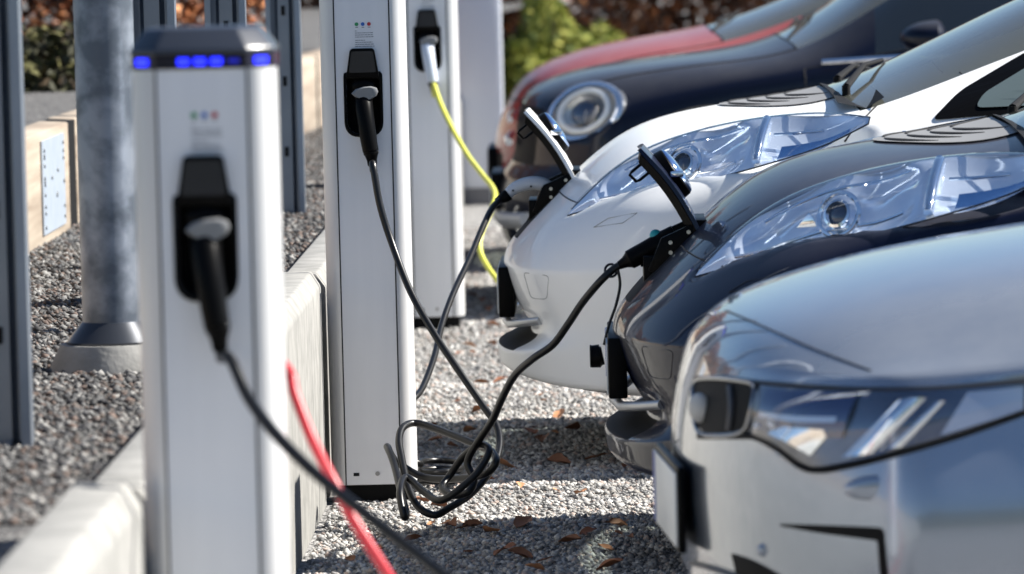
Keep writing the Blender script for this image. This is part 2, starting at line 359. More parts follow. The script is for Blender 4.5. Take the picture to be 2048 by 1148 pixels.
# ================================================================== CHARGERS
ALU = mat('brushed_aluminium', (.72,.72,.72), .35, .25, noise=(3,(.64,.64,.65),.3), bump=(260,.05,.0015), stretch=(1,1,.02))
PANEL = mat('panel_powder_coat', (.76,.77,.80), .34, .1, coat=.2, noise=(2.2,(.83,.84,.87),.22), bump=(3,.02,.002), stretch=(9,9,.7))
ROOF = mat('charger_cap', (.03,.035,.048), .28, coat=.4)
LEDOFF = mat('led_band', (.005,.006,.02), .15)
LED = mat('blue_led', (.02,.03,.6), .3, emit=(.012,.018,1.0), estr=1.6)
LEDD = mat('blue_led_glow', (.01,.015,.25), .3, emit=(.006,.009,.5), estr=.3)
PRINT = mat('printed_grey', (.20,.21,.24), .6)
def charger(cx, yf, dz, label, tilt=0.0, led=True):
    t = thing('charging_station', label, 'charger', (cx,yf,0), 'aluminium charging stations along the kerb wall')
    hw, ch, dp = .1025, .036, .17; z0, z1 = .045+dz*.3, 1.225+dz
    # octagonal extrusion in plan, front (y=0) faces the camera side
    prof = [(-hw+ch,0),(-hw,ch),(-hw,dp-.02),(-hw+.02,dp),(hw-.02,dp),(hw,dp-.02),(hw,ch),(hw-ch,0)]
    def wall(i0, i1, name):
        m = MB()
        loop = prof[i0:i1+1]
        V = [(u,v,z0) for u,v in loop]+[(u,v,z1) for u,v in loop]; n = len(loop)
        m.add(V, [(i,i+1,n+i+1,n+i) for i in range(n-1)]); return m
    # side profiles: curved corner column left and right, each an extrusion
    def column(sg, name):
        pts = []
        for k in range(9):
            a = math.pi/2*k/8; pts.append((sg*(hw-ch+ch*math.sin(a)), ch-ch*math.cos(a)*1.0))
        pts += [(sg*hw, dp-.02), (sg*(hw-.02), dp)]
        V = [(u,v,z0) for u,v in pts]+[(u,v,z1) for u,v in pts]; n = len(pts)
        me = mesh(V, [(i,i+1,n+i+1,n+i) if sg > 0 else (i+1,i,n+i,n+i+1) for i in range(n-1)], True)
        obj(name, me, ALU, t, True)
        g = MB(); g.box((sg*(hw-ch)-.0015,-.0012,z0),(sg*(hw-ch)+.0015,.002,z1)); g.build('groove', GAP, t, local=True)
    column(-1, 'side_profile'); column(1, 'side_profile')
    MB().box((-hw+.02,dp-.004,z0),(hw-.02,dp,z1)).build('back_panel', ALU, t, local=True)
    MB().box((-hw+.005,.012,z0-.002),(hw-.005,dp-.01,z0+.004)).build('bottom_plate', ALU, t, local=True)
    # front panel with an opening for the plug holder
    pw = hw-ch-.0015; zc = .992+dz
    N_ = 48
    hole = rpoly([(-.040,zc-.098),(.040,zc-.098),(.040,zc+.035),(-.040,zc+.035)], [.034,.034,.006,.006], 6)
    hole = resample(hole, N_); c0 = np.mean(np.array(hole), 0)
    outer = []
    for (u,v) in hole:      # project each hole point outward onto the panel rectangle
        d = np.array((u,v))-c0; k = []
        if abs(d[0]) > 1e-9: k.append(((pw if d[0]>0 else -pw)-c0[0])/d[0])
        if abs(d[1]) > 1e-9: k.append(((z1 if d[1]>0 else z0)-c0[1])/d[1])
        outer.append(tuple(c0+d*min(k)))
    for cxn, czn in ((-pw,z0),(pw,z0),(-pw,z1),(pw,z1)):       # snap to the true corners
        i = min(range(N_), key=lambda q: (outer[q][0]-cxn)**2*40+(outer[q][1]-czn)**2); outer[i] = (cxn,czn)
    V, Fc = ring_plate(outer, hole, 'y', .0, .003)
    MB().add(V,Fc).build('front_panel', PANEL, t, local=True)
    MB().box((-.043,.004,zc-.103),(.043,.07,zc+.038)).V
    # pocket: five inner walls
    n = len(hole); V = [(u,.003,v) for u,v in hole]+[(u,.075,v) for u,v in hole]
    me = mesh(V, [(i,(i+1)%n,n+(i+1)%n,n+i) for i in range(n)]+[tuple(range(n,2*n))]); obj('plug_pocket', me, MATTE, t, True)
    # bezel and reader head
    bo = resample(rpoly([(-.047,zc-.106),(.047,zc-.106),(.047,zc+.052),(-.047,zc+.052)], [.038,.038,.008,.008], 6), N_)
    V, Fc = ring_plate(bo, hole, 'y', -.005, .0); bz = MB().add(V,Fc).build('plug_holder', BLACK, t, local=True, bevel=.0012)
    rd = rpoly([(-.040,zc+.038),(.040,zc+.038),(.029,zc+.108),(-.029,zc+.108)], [.004,.004,.008,.008], 4)
    MB().prism(rd, 'y', -.014, -.0045).build('card_reader', BLACK, t, local=True, bevel=.002)
    rs = rpoly([(-.033,zc+.050),(.033,zc+.050),(.026,zc+.101),(-.026,zc+.101)], .005, 4)
    MB().prism(rs, 'y', -.0155, -.0142).build('reader_window', mat('reader_glass',(.02,.022,.028),.12), bz, local=True)
    # status dots and the printed instructions under them
    for k, c in enumerate(((.02,.28,.10),(.03,.14,.5),(.5,.03,.04))):
        mm = mat(('green_dot','blue_dot','red_dot')[k], c, .5)
        MB().prism([(-.012+.0150*k+.0046*math.cos(a), zc+.166+.0046*math.sin(a)) for a in np.linspace(0,2*math.pi,18)[:-1]], 'y', -.0008, -.0001).build('indicator_dot', mm, t, local=True)
    m = MB(); rr = random.Random(3)
    for k in range(3): m.box((-.015+.0150*k,-.0006,zc+.1575),(-.0085+.0150*k,-.0001,zc+.1592))
    z = zc+.149
    for line in (1,8,8,8,0,4,7,8,8):
        x = -.016; end = -.016+.0055*line+rr.uniform(-.003,.003)
        while x < end and line:
            wl = rr.uniform(.002,.007); m.box((x,-.0006,z),(min(x+wl,end),-.0001,z+.0017)); x += wl+.0013
        z -= .0049 if line else .003
    m.build('printed_text', PRINT, t, local=True)
    # slot and screw near the foot
    MB().box((-.048,-.0012,.066),(-.034,.002,.074)).build('slot', GAP, t, local=True)
    MB().cyl((.010,-.0025,.071),(.010,.002,.071),.0055,14).build('screw', mat('steel_screw',(.3,.3,.31),.35,.9), t, local=True)
    MB().box((-hw+.018,.02,-.01),(hw-.018,dp-.02,z0)).build('plinth', MATTE, t, local=True)
    # cap: LED band and bevelled roof
    oct_ = [(-hw+ch,-.002),(-hw-.002,ch),(-hw-.002,dp),(hw+.002,dp),(hw+.002,ch),(hw-ch,-.002)]
    MB().prism(oct_, 'z', z1, z1+.021).build('led_band', LEDOFF, t, local=True)
    if led:
        for ux in (-.026,-.002,.022):
            MB().box((ux-.0075,-.0042,z1+.006),(ux+.009,-.0021,z1+.016)).build('led', LED, t, local=True, bevel=.001)
        for ux in (.048,): MB().box((ux-.008,-.0035,z1+.008),(ux+.008,-.0021,z1+.014)).build('led', LEDD, t, local=True)
        for sg in (-1,1):
            c = np.array((sg*(hw-ch/2),ch/2)); d = np.array((sg*.7071,.7071)); nn = np.array((sg*.7071,-.7071)); q = []
            for s1, s2 in ((-1,.0022),(1,.0022),(1,.0042),(-1,.0042)): q.append(tuple(c+d*.012*s1+nn*s2))
            MB().prism(q, 'z', z1+.006, z1+.016).build('led', LED, t, local=True)
    def inset(k): return [(u*(1-k)*1.0, dp/2+(v-dp/2)*(1-k)) for u,v in [(-hw+ch,-.004),(-hw-.004,ch),(-hw-.004,dp+.002),(hw+.004,dp+.002),(hw+.004,ch),(hw-ch,-.004)]]
    rows = [(inset(0), z1+.0215), (inset(0), z1+.028), (inset(.04), z1+.033), (inset(.22), z1+.058), (inset(.30), z1+.0605)]
    V = []; Fc = []
    for lp, zz in rows: V += [(u,v,zz) for u,v in lp]
    for i in range(len(rows)-1):
        for k in range(6): Fc.append((i*6+k, i*6+(k+1)%6, (i+1)*6+(k+1)%6, (i+1)*6+k))
    Fc += [tuple(range(6))[::-1], tuple(range(len(V)-6,len(V)))]
    MB().add(V,Fc).build('roof', ROOF, t, local=True, bevel=.003)
    return t, zc
CXX = -.565
c1, zc1 = charger(CXX-.010, 8.25, -.030, 'aluminium charging station with blue lights lit on its cap')
c2, zc2 = charger(CXX, 13.7, .0, 'aluminium charging station with knotted black cable lying at its foot')
c3, zc3 = charger(CXX-.015, 19.5, .0, 'aluminium charging station with a yellow cable plugged in')
t = thing('utility_cabinet', 'plain pale grey metal cabinet behind the charger with yellow cable', 'cabinet', (-.60,28.0,0))
CAB = mat('cabinet_grey', (.60,.63,.70), .4, .15)
MB().box((-.73,28.0,.085),(-.47,28.25,1.45)).build('housing', CAB, t, bevel=.008)
MB().box((-.715,27.994,.12),(-.485,27.999,1.40)).build('door', CAB, t, bevel=.002)
MB().box((-.71,28.01,-.01),(-.49,28.24,.085)).build('plinth', mat('grey_plinth',(.16,.16,.17),.8), t)

# ------------------------------------------------------------------ plugs and cables
def plug_at(tc, cx, yf, zc, handle_m):
    """grip resting in the holder; returns the point where the cable leaves"""
    mb = MB()   # dark head inside the pocket with a pale cap
    mb.add(*dome((cx+.0,yf+.004,zc+.016),(.030,0,0),(0,-.004,.021),(0,-.016,-.004),10,20)); mb.build('plug_head', BLACK, tc, smooth=True)
    fan = [(-.032,.004),(-.022,.014),(-.004,.0195),(.016,.0205),(.029,.016),(.0325,.007),(.028,-.003),(.012,-.012),(.007,-.020),(-.004,-.020),(-.008,-.011),(-.024,-.004)]
    V = []; n = len(fan)
    for k, (s_, yy) in enumerate(((1,-.010),(1.0,-.020),(.86,-.0235))): V += [(cx+.004+u*s_, yf+yy+.0, zc-.004+v*s_) for u,v in fan]
    Fc = [(i+k*n,(i+1)%n+k*n,(i+1)%n+(k+1)*n,i+(k+1)*n) for k in (0,1) for i in range(n)]+[tuple(range(2*n,3*n))]
    MB().add(V,Fc).build('plug_cap', LGREY, tc, smooth=True)
    pts = [(cx+.000,yf+.012,zc-.006),(cx+.001,yf-.012,zc-.030),(cx+.006,yf-.028,zc-.070),(cx+.012,yf-.036,zc-.115),(cx+.016,yf-.038,zc-.140)]
    V, Fc = tube_geo(catmull(pts,6), [.0235-.004*min(1,i/20) if i < 24 else .019 for i in range(25)], 16)
    MB().add(V,Fc).build('handle', handle_m, tc, smooth=True)
    e = np.array(pts[-1]); mb = MB()
    ring = [e, e+(.0006,0,-.006), e+(.001,0,-.008), e+(.002,0,-.02), e+(.003,0,-.032), e+(.004,0,-.036), e+(.0045,0,-.05)]
    mb.tube(ring, [.0185,.0185,.0165,.0125,.0115,.0088,.0072], 14)
    mb.build('strain_relief', BLACK, tc, smooth=True)
    return tuple(e+(.0045,0,-.045))
def dome(c, u, v, n_, rings=8, seg=24, power=2.0):
    """half ellipsoid: centre c, rim axes u, v, apex direction n_"""
    c, u, v, n_ = (np.array(q, float) for q in (c,u,v,n_)); V = []; Fc = []
    for i in range(rings):
        a = (math.pi/2)*i/rings; r = math.cos(a); h = math.sin(a)
        for k in range(seg):
            b = 2*math.pi*k/seg; V.append(c+r*(math.cos(b)*u+math.sin(b)*v)+h*n_)
    V.append(c+n_)
    for i in range(rings-1):
        for k in range(seg): Fc.append((i*seg+k,i*seg+(k+1)%seg,(i+1)*seg+(k+1)%seg,(i+1)*seg+k))
    for k in range(seg): Fc.append(((rings-1)*seg+k,(rings-1)*seg+(k+1)%seg,rings*seg))
    return V, Fc
BCAB = mat('black_cable', (.006,.006,.0065), .33, spec=.4)
RCAB = mat('red_cable', (.45,.010,.022), .4)
YCAB = mat('yellow_cable', (.60,.60,.09), .42)
CR = .0082
def cable(tc, pts, m, r=CR, n=10, name='cable'):
    V, Fc = tube_geo(catmull(pts, n), r, 12); return MB().add(V,Fc).build(name, m, tc, smooth=True)

# black cable of the blue-lit charger, hanging down and out towards the cars
t = thing('charging_cable', 'black charging cable hanging from the blue-lit charger in front of a red one', 'cable', (CXX,8.2,zc1))
e1 = plug_at(t, CXX-.010, 8.25, zc1, BLACK)
cable(t, [e1, P(462,720,8.17), P(500,800,8.12), P(560,878,8.05), P(640,955,7.98), P(740,1035,7.9), P(830,1105,7.85), P(900,1160,7.8), P(1010,1245,7.78), P(1120,1330,7.8), P(1250,1410,7.9), P(1420,1500,8.1), G(1620,1570,.01)], BCAB, .0088)
# red cable from the far side of the same charger
t = thing('charging_cable', 'red charging cable slung low behind the blue-lit charger', 'cable', (CXX+.1,8.6,.6))
cable(t, [(CXX+.02,8.41,.86),(CXX+.035,8.47,.80),P(575,740,8.52),P(590,790,8.5),P(625,880,8.46),P(665,960,8.42),P(710,1045,8.4),P(770,1140,8.36),P(830,1235,8.3),P(900,1330,8.3),P(1010,1440,8.4),P(1150,1530,8.6),G(1330,1560,.01)], RCAB, .0085)
MB().cyl((CXX+.02,8.40,.88),(CXX+.02,8.45,.84),.019,14,.012).build('plug', BLACK, t, smooth=True)

# ================================================================== POSTS, POLE, TIMBER
GALV = mat('galvanised_steel', (.11,.13,.16), .45, .5, noise=(13,(.27,.30,.35),.10), bump=(30,.10,.002))
GALV2 = mat('galvanised_steel_post', (.30,.34,.39), .38, .7, noise=(5,(.22,.25,.30),.25))
def sigma_post(x, y, label):
    t = thing('steel_post', label, 'post', (x,y,BEDZ), 'galvanised channel posts in the gravel bed')
    a, d, th = .05, .045, .004
    # open channel: two lips, two flanges and a folded web, as one folded sheet
    line = [(-a+.012,-d),(-a,-d),(-a,d*.3),(-a*.55,d*.3),(-a*.35,-d*.2),(a*.35,-d*.2),(a*.55,d*.3),(a,d*.3),(a,-d),(a-.012,-d)]
    L_ = [np.array(p) for p in line]; off = []
    for i in range(len(L_)):
        d1 = L_[min(i+1,len(L_)-1)]-L_[max(i-1,0)]; nn = np.array((-d1[1],d1[0])); nn /= np.linalg.norm(nn); off.append(L_[i]+nn*th)
    loop = [(x+p[0],y+p[1]) for p in L_]+[(x+p[0],y+p[1]) for p in off[::-1]]
    MB().prism(loop, 'z', BEDZ-.05, BEDZ+2.2).build('channel', GALV2, t)
    for k in range(9): MB().box((x-.006,y-d*.2-.0055,BEDZ+.18+.22*k),(x+.006,y-d*.2-.0045+.0,BEDZ+.21+.22*k)).build('fixing_slot', GAP, t)
    return t
sigma_post(-.975,17.75,'galvanised channel post rising from gravel right behind the first kerb gap')
sigma_post(-.985,15.15,'galvanised channel post standing behind the cap of the blue-lit charger')
sigma_post(-.995,12.75,'galvanised channel post half hidden by the thick round pole')
sigma_post(-1.06,9.95,'galvanised channel post in deep shade beside the raised gravel bed')
px_, py_, _ = G(238,700,BEDZ+.04); px_ -= .012
t = thing('lamp_pole', 'thick round galvanised pole with dark skirt on a concrete foot', 'pole', (px_,py_,BEDZ))
V, Fc = tube_geo([(px_,py_,BEDZ+.02),(px_,py_,BEDZ+1.4),(px_,py_,BEDZ+3.4)], .061, 40); MB().add(V,Fc).build('shaft', GALV, t, smooth=True)
V, Fc = tube_geo([(px_,py_,BEDZ+.055),(px_,py_,BEDZ+.06),(px_,py_,BEDZ+.075),(px_,py_,BEDZ+.10)], [.094,.095,.083,.0625], 40)
MB().add(V,Fc).build('base_skirt', mat('dark_skirt',(.05,.055,.065),.3,.5), t, smooth=True)
V, Fc = tube_geo([(px_,py_,BEDZ-.02),(px_,py_,BEDZ+.01),(px_,py_,BEDZ+.055)], [.135,.13,.108], 40)
MB().add(V,Fc).build('concrete_foot', CONC, t, smooth=True)

# timber retaining wall: stacked planks, steel joint plate, dark expansion gaps
WOOD = mat('raw_timber', (.24,.19,.145), .75, noise=(5,(.40,.34,.27),.16), bump=(14,.35,.004), stretch=(1,.22,4))
WOODT = WOOD
t = thing('timber_wall', 'pale timber retaining wall with a nailed steel joint plate', 'timber wall', (-1.63,17,BEDZ))
segs = [(1.0,4.6),(4.61,8.2),(8.21,11.6),(11.61,15.2),(15.21,17.13),(17.38,18.4),(18.41,22.0),(22.01,25.0),(25.1,28.5)]
for (a, b) in segs:
    xa, xb = timber_x(a), timber_x(b)
    m = MB(); V = []
    for (y_, x_) in ((a,xa),(b,xb)): V += [(x_,y_,BEDZ-.02),(x_,y_,TERZ+.045),(x_-.09,y_,TERZ+.05),(x_-.09,y_,BEDZ-.02)]
    m.add(V, [(0,1,2,3),(7,6,5,4),(0,4,5,1),(1,5,6,2),(2,6,7,3),(3,7,4,0)]); m.build('plank', WOOD, t, bevel=.006)
for yy, ww in ((17.255,.245),(25.05,.09)): 
    x_ = timber_x(yy); MB().box((x_-.09,yy-ww/2+.003,BEDZ-.02),(x_-.003,yy+ww/2-.003,TERZ+.043)).build('gap_filler', MATTE, t)
pl = MB().box((-1.5985,16.25,BEDZ+.03),(-1.594,16.93,TERZ+.02)).build('joint_plate', mat('zinc_plate',(.48,.56,.66),.45,.6,noise=(20,(.56,.63,.72),.2)), t)
m = MB(); rr = random.Random(5)
for k in range(22):
    yy = rr.choice([16.30,16.88,rr.uniform(16.35,16.85)]); zz = rr.uniform(BEDZ+.05,TERZ)
    m.cyl((-1.595,yy,zz),(-1.5905,yy,zz),.006,8)
m.build('nail_heads', mat('nail',(.16,.17,.18),.5,.6), pl, smooth=True)

# ================================================================== CARS
# car space: x backwards from the nose, t sideways (t > 0 = the side that faces the camera), z up.
def car_shell(belt, cap, rear_x):
    """belt: rows from sill to shoulder, each (front5, flank_t, flank_z); cap: rows of 5 points (x,t,z) from the hood edge to the tail.
    Returns half-cage vertices keyed for mirroring, with face tags ('belt',row,col) / ('cap',i,j)."""
    V = {}; faces = []
    N_ = len(cap)                                   # side stations after the front edge
    nb = len(belt)
    def vid(key, p):
        if key not in V: V[key] = (len(V), p)
        return V[key][0]
    def beltpt(r, c):
        front, ft, fz = belt[r]
        if c < 5: return front[c]
        if c < 5+N_-1:                              # flank station i = c-4 -> cap[i-1] edge
            x, t_, z = cap[c-5][4]
            zt = z; zb = belt[0][2]
            k = (fz-zb)/(belt[-1][2]-zb)
            return (x, ft if r < nb-1 else t_, zb+(zt-zb)*k if r < nb-1 else zt)
        j = 4-(c-(5+N_-1))                          # rear: corner (4) to centre (0)
        x, t_, z = cap[-1][j]; k = r/(nb-1); zb = belt[0][2]
        bulge = .10*math.sin(math.pi*min(1,k*1.05))
        return (x+bulge+.05*(1-k)*(1 if j < 4 else 0), t_+(ft-.8)*(1 if j == 4 else 0), zb+(z-zb)*k)
    ncol = 5+N_-1+5
    def bkey(r, c):
        if r == nb-1:                               # shared with the cap boundary
            if c < 5: return ('c',0,c)
            if c < 5+N_-1: return ('c',c-4,4)
            return ('c',N_,4-(c-(5+N_-1)))
        return ('b',r,c)
    def cpt(i, j): return belt[-1][0][j] if i == 0 else cap[i-1][j]
    for r in range(nb-1):
        for c in range(ncol-1):
            q = []
            for (a, b) in ((r,c),(r,c+1),(r+1,c+1),(r+1,c)):
                k = bkey(a,b); p = cpt(k[1],k[2]) if k[0] == 'c' else beltpt(a,b); q.append(vid(k,p))
            faces.append((tuple(q), ('belt',r,c)))
    for i in range(N_):
        for j in range(4):
            q = [vid(('c',a,b), cpt(a,b)) for a, b in ((i,j),(i,j+1),(i+1,j+1),(i+1,j))]
            faces.append((tuple(q), ('cap',i,j)))
    P_ = [None]*len(V)
    for k, (i, p) in V.items(): P_[i] = p
    return P_, faces

def build_shell(root, belt, cap, matfun, parts, wheels=None, level=3, crease=None, dent=None):
    """subdivide the mirrored cage, cut wheel openings and split it into panels; parts: list of (name, material)"""
    P_, faces = car_shell(belt, cap, None)
    bm = bmesh.new(); n = len(P_)
    L_ = [bm.verts.new((p[0],-p[1],p[2])) for p in P_]
    R_ = [L_[i] if abs(P_[i][1]) < 1e-6 else bm.verts.new((p[0],p[1],p[2])) for i, p in enumerate(P_)]
    for q, tg in faces:
        mi = matfun(tg)
        for vv, rev in ((L_,False),(R_,True)):
            vs_ = [vv[i] for i in q]
            if rev: vs_ = vs_[::-1]
            try: f = bm.faces.new(vs_); f.material_index = mi; f.smooth = True
            except ValueError: pass
    if crease:
        cl = bm.edges.layers.float.new('crease_edge')
        keyset = {}
        for q, tg in faces:
            for a in range(4):
                e0, e1 = q[a], q[(a+1)%4]; keyset.setdefault(frozenset((e0,e1)), []).append((tg,a))
        for vv in (L_,R_):
            for fs, lst in keyset.items():
                c_ = max(crease(tg,a) for tg,a in lst)
                if c_ > 0:
                    a, b = tuple(fs); e = bm.edges.get((vv[a],vv[b]))
                    if e: e[cl] = max(e[cl], c_)
    bmesh.ops.recalc_face_normals(bm, faces=bm.faces)
    me = bm_mesh(bm, True)
    o = bpy.data.objects.new('tmp', me); COL.objects.link(o)
    md = o.modifiers.new('s','SUBSURF'); md.levels = level; md.render_levels = level
    dg = bpy.context.evaluated_depsgraph_get(); em = bpy.data.meshes.new_from_object(o.evaluated_get(dg))
    bpy.data.objects.remove(o)
    bm = bmesh.new(); bm.from_mesh(em)
    if sum(f.normal.z for f in bm.faces if f.calc_center_median().z > .7) < 0: bmesh.ops.reverse_faces(bm, faces=bm.faces)
    for (wx, wz, wr) in (wheels or []):
        kill = [v for v in bm.verts if abs(v.co.y) > .45 and (v.co.x-wx)**2+(v.co.z-wz)**2 < wr*wr]
        bmesh.ops.delete(bm, geom=kill, context='VERTS')
        for v in bm.verts:
            if v.is_boundary and abs(v.co.y) > .45:
                d = math.hypot(v.co.x-wx, v.co.z-wz)
                if wr <= d < wr+.09 and v.co.z > .2: v.co.x = wx+(v.co.x-wx)*wr/d; v.co.z = wz+(v.co.z-wz)*wr/d
    if dent:
        for v in bm.verts: v.co = dent(v.co)
    out = {}; bm.normal_update(); bm.verts.index_update(); bm.verts.ensure_lookup_table(); bm.faces.ensure_lookup_table()
    for mi, (name, m) in enumerate(parts):
        fs_all = set(f for f in bm.faces if f.material_index == mi); first = True
        while fs_all:
          seed_ = next(iter(fs_all)); fs_all.discard(seed_); fs_ = [seed_]; st_ = [seed_]
          while st_:
            f = st_.pop()
            for e in f.edges:
                for g in e.link_faces:
                    if g in fs_all: fs_all.discard(g); fs_.append(g); st_.append(g)
          if len(fs_) < 4: continue
          o2 = panel(bm, fs_, name, m, root)
          if name not in out: out[name] = o2
          out.setdefault('_'+name, []).append(o2)
    bm.free()
    return out
def panel(bm, fs_, name, m, root):
        b2 = bmesh.new(); mp = {}
        for f in fs_:
            vs_ = []
            for v in f.verts:
                if v.index not in mp: mp[v.index] = b2.verts.new(v.co)
                vs_.append(mp[v.index])
            nf = b2.faces.new(vs_); nf.smooth = True
        # keep shading continuous across panels
        idx = list(mp.keys()); b2.verts.index_update()
        me2 = bpy.data.meshes.new(name); b2.to_mesh(me2)
        nor = [None]*len(me2.vertices)
        for k, v2 in mp.items(): nor[v2.index] = tuple(bm.verts[k].normal) if True else None
        b2.free()
        me2.normals_split_custom_set_from_vertices(nor)
        return obj(name, me2, m, root, True)
def shell_bvh(sh, names=None):
    from mathutils.bvhtree import BVHTree
    q_ = bmesh.new()
    for k, lst in sh.items():
        if k[0] == '_' and (names is None or k[1:] in names):
            for o in lst: q_.from_mesh(o.data)
    b = BVHTree.FromBMesh(q_); q_.free(); return b
def seam(o, name, root, r=.0022, m=None, filt=None):
    """dark shut line along a panel's border"""
    bm = bmesh.new(); bm.from_mesh(o.data); mb = MB()
    for e in bm.edges:
        if e.is_boundary:
            a, b = e.verts[0].co, e.verts[1].co
            if filt and not filt((a+b)/2): continue
            V, Fc = tube_geo([a,b], r, 5, False); mb.add(V,Fc)
    bm.free()
    if mb.V: return mb.build(name, m or GAP, o if root is None else root, smooth=True, local=True)
def wheel(root, x, side, r=.31, half=.80, z=None):
    z = r if z is None else z; y0, y1 = side*half, side*(half-.19)
    pr = [(.60,.0),(.64,-.012),(.9,-.010),(1,.02),(1.0,.17),(.9,.20),(.62,.19)]
    V = []; Fc = []; S = 36
    for q, (a, b) in enumerate(pr):
        for k in range(S):
            an = 2*math.pi*k/S; V.append((x+r*a*math.cos(an), y0-side*b, z+r*a*math.sin(an)))
    for q in range(len(pr)-1):
        for k in range(S): Fc.append((q*S+k,q*S+(k+1)%S,(q+1)*S+(k+1)%S,(q+1)*S+k))
    tw = MB().add(V,Fc).build('wheel', TYRE, root, smooth=True, local=True)
    m = MB(); R = r*.62
    for k in range(5):
        a = 2*math.pi*k/5+.3; d = np.array((math.cos(a),0,math.sin(a))); p = np.array((-math.sin(a),0,math.cos(a)))
        c = np.array((x,y0-side*.02,z))
        q = [c+d*.03-p*.03,c+d*.03+p*.03,c+d*R+p*.022,c+d*R-p*.022]; bk = [v_+np.array((0,-side*.03,0)) for v_ in q]
        m.add(q+bk, [(0,1,2,3),(7,6,5,4),(0,4,5,1),(1,5,6,2),(2,6,7,3),(3,7,4,0)])
    V, Fc = tube_geo([(x,y0-side*.01,z),(x,y0-side*.05,z)], .045, 16); m.add(V,Fc)
    V, Fc = tube_geo([(x+R*math.cos(a),y0-side*.02,z+R*math.sin(a)) for a in np.linspace(0,2*math.pi,40)], .012, 8); m.add(V,Fc)
    m.build('rim', RIM, tw, smooth=True, local=True)
    return tw
def loft(rows, nu=6, nv=6):
    """smooth patch through a coarse grid of 3D points"""
    r1 = [catmull(r, nu) for r in rows]; cols = list(zip(*r1)); c2_ = [catmull(c, nv) for c in cols]
    return [list(q) for q in zip(*c2_)]
def resamp(line, n):
    L_ = [np.array(p, float) for p in line]; d = np.r_[0, np.cumsum([np.linalg.norm(L_[i+1]-L_[i]) for i in range(len(L_)-1)])]
    s_ = np.linspace(0, d[-1], n); A = np.array(L_); return [np.array([np.interp(q, d, A[:,k]) for k in range(3)]) for q in s_]
def lamp_patch(lower, upper, bulge, out, nu=40, nv=12, shape=lambda u,v: 1.0):
    """shell between two edge curves, bulging along `out`; returns rows[u][v]"""
    lo = resamp(catmull(lower,8), nu); hi = resamp(catmull(upper,8), nu); rows = []
    o_ = np.array(out, float); o_ /= np.linalg.norm(o_)
    for i in range(nu):
        u = i/(nu-1); r = []
        for j in range(nv):
            v = j/(nv-1); b = bulge*(math.sin(math.pi*v)**.75)*(math.sin(math.pi*min(max(u,.0),1))**.45)*shape(u,v)
            r.append(lo[i]*(1-v)+hi[i]*v+o_*b)
        rows.append(r)
    return rows
def mir(rows): return [[(p[0],-p[1],p[2]) for p in r] for r in rows]
def toY(rows): return [[(p[0],-p[1],p[2]) for p in r] for r in rows]   # car (x,t,z) -> local (x,y,z), near side
def plate_part(root, x, z0, z1, hw, face=PLATE, depth=.02, holder_depth=.045):
    h = MB().box((x+.004,-hw-.008,z0-.010),(x+holder_depth,hw+.008,z1+.012)).build('plate_holder', BLACK, root, local=True, bevel=.004)
    p = MB().box((x,-hw,z0),(x+.0038,hw,z1)).build('number_plate', face, root, local=True, bevel=.001)
    MB().box((x-.001,hw-.04,z0+.002),(x-.0001,hw,z1-.002)).build('blue_band', mat('plate_blue',(.02,.06,.35),.4), p, local=True)
def greenhouse(x, zc, rail_t, rail_z, belt_t, belt_z, xr=None, xb=None):
    return [(x,0,zc),(x,.17,zc-.003),(x+.01,.40,zc-.018),((xr or x+.02),rail_t,rail_z),((xb or x),belt_t,belt_z)]

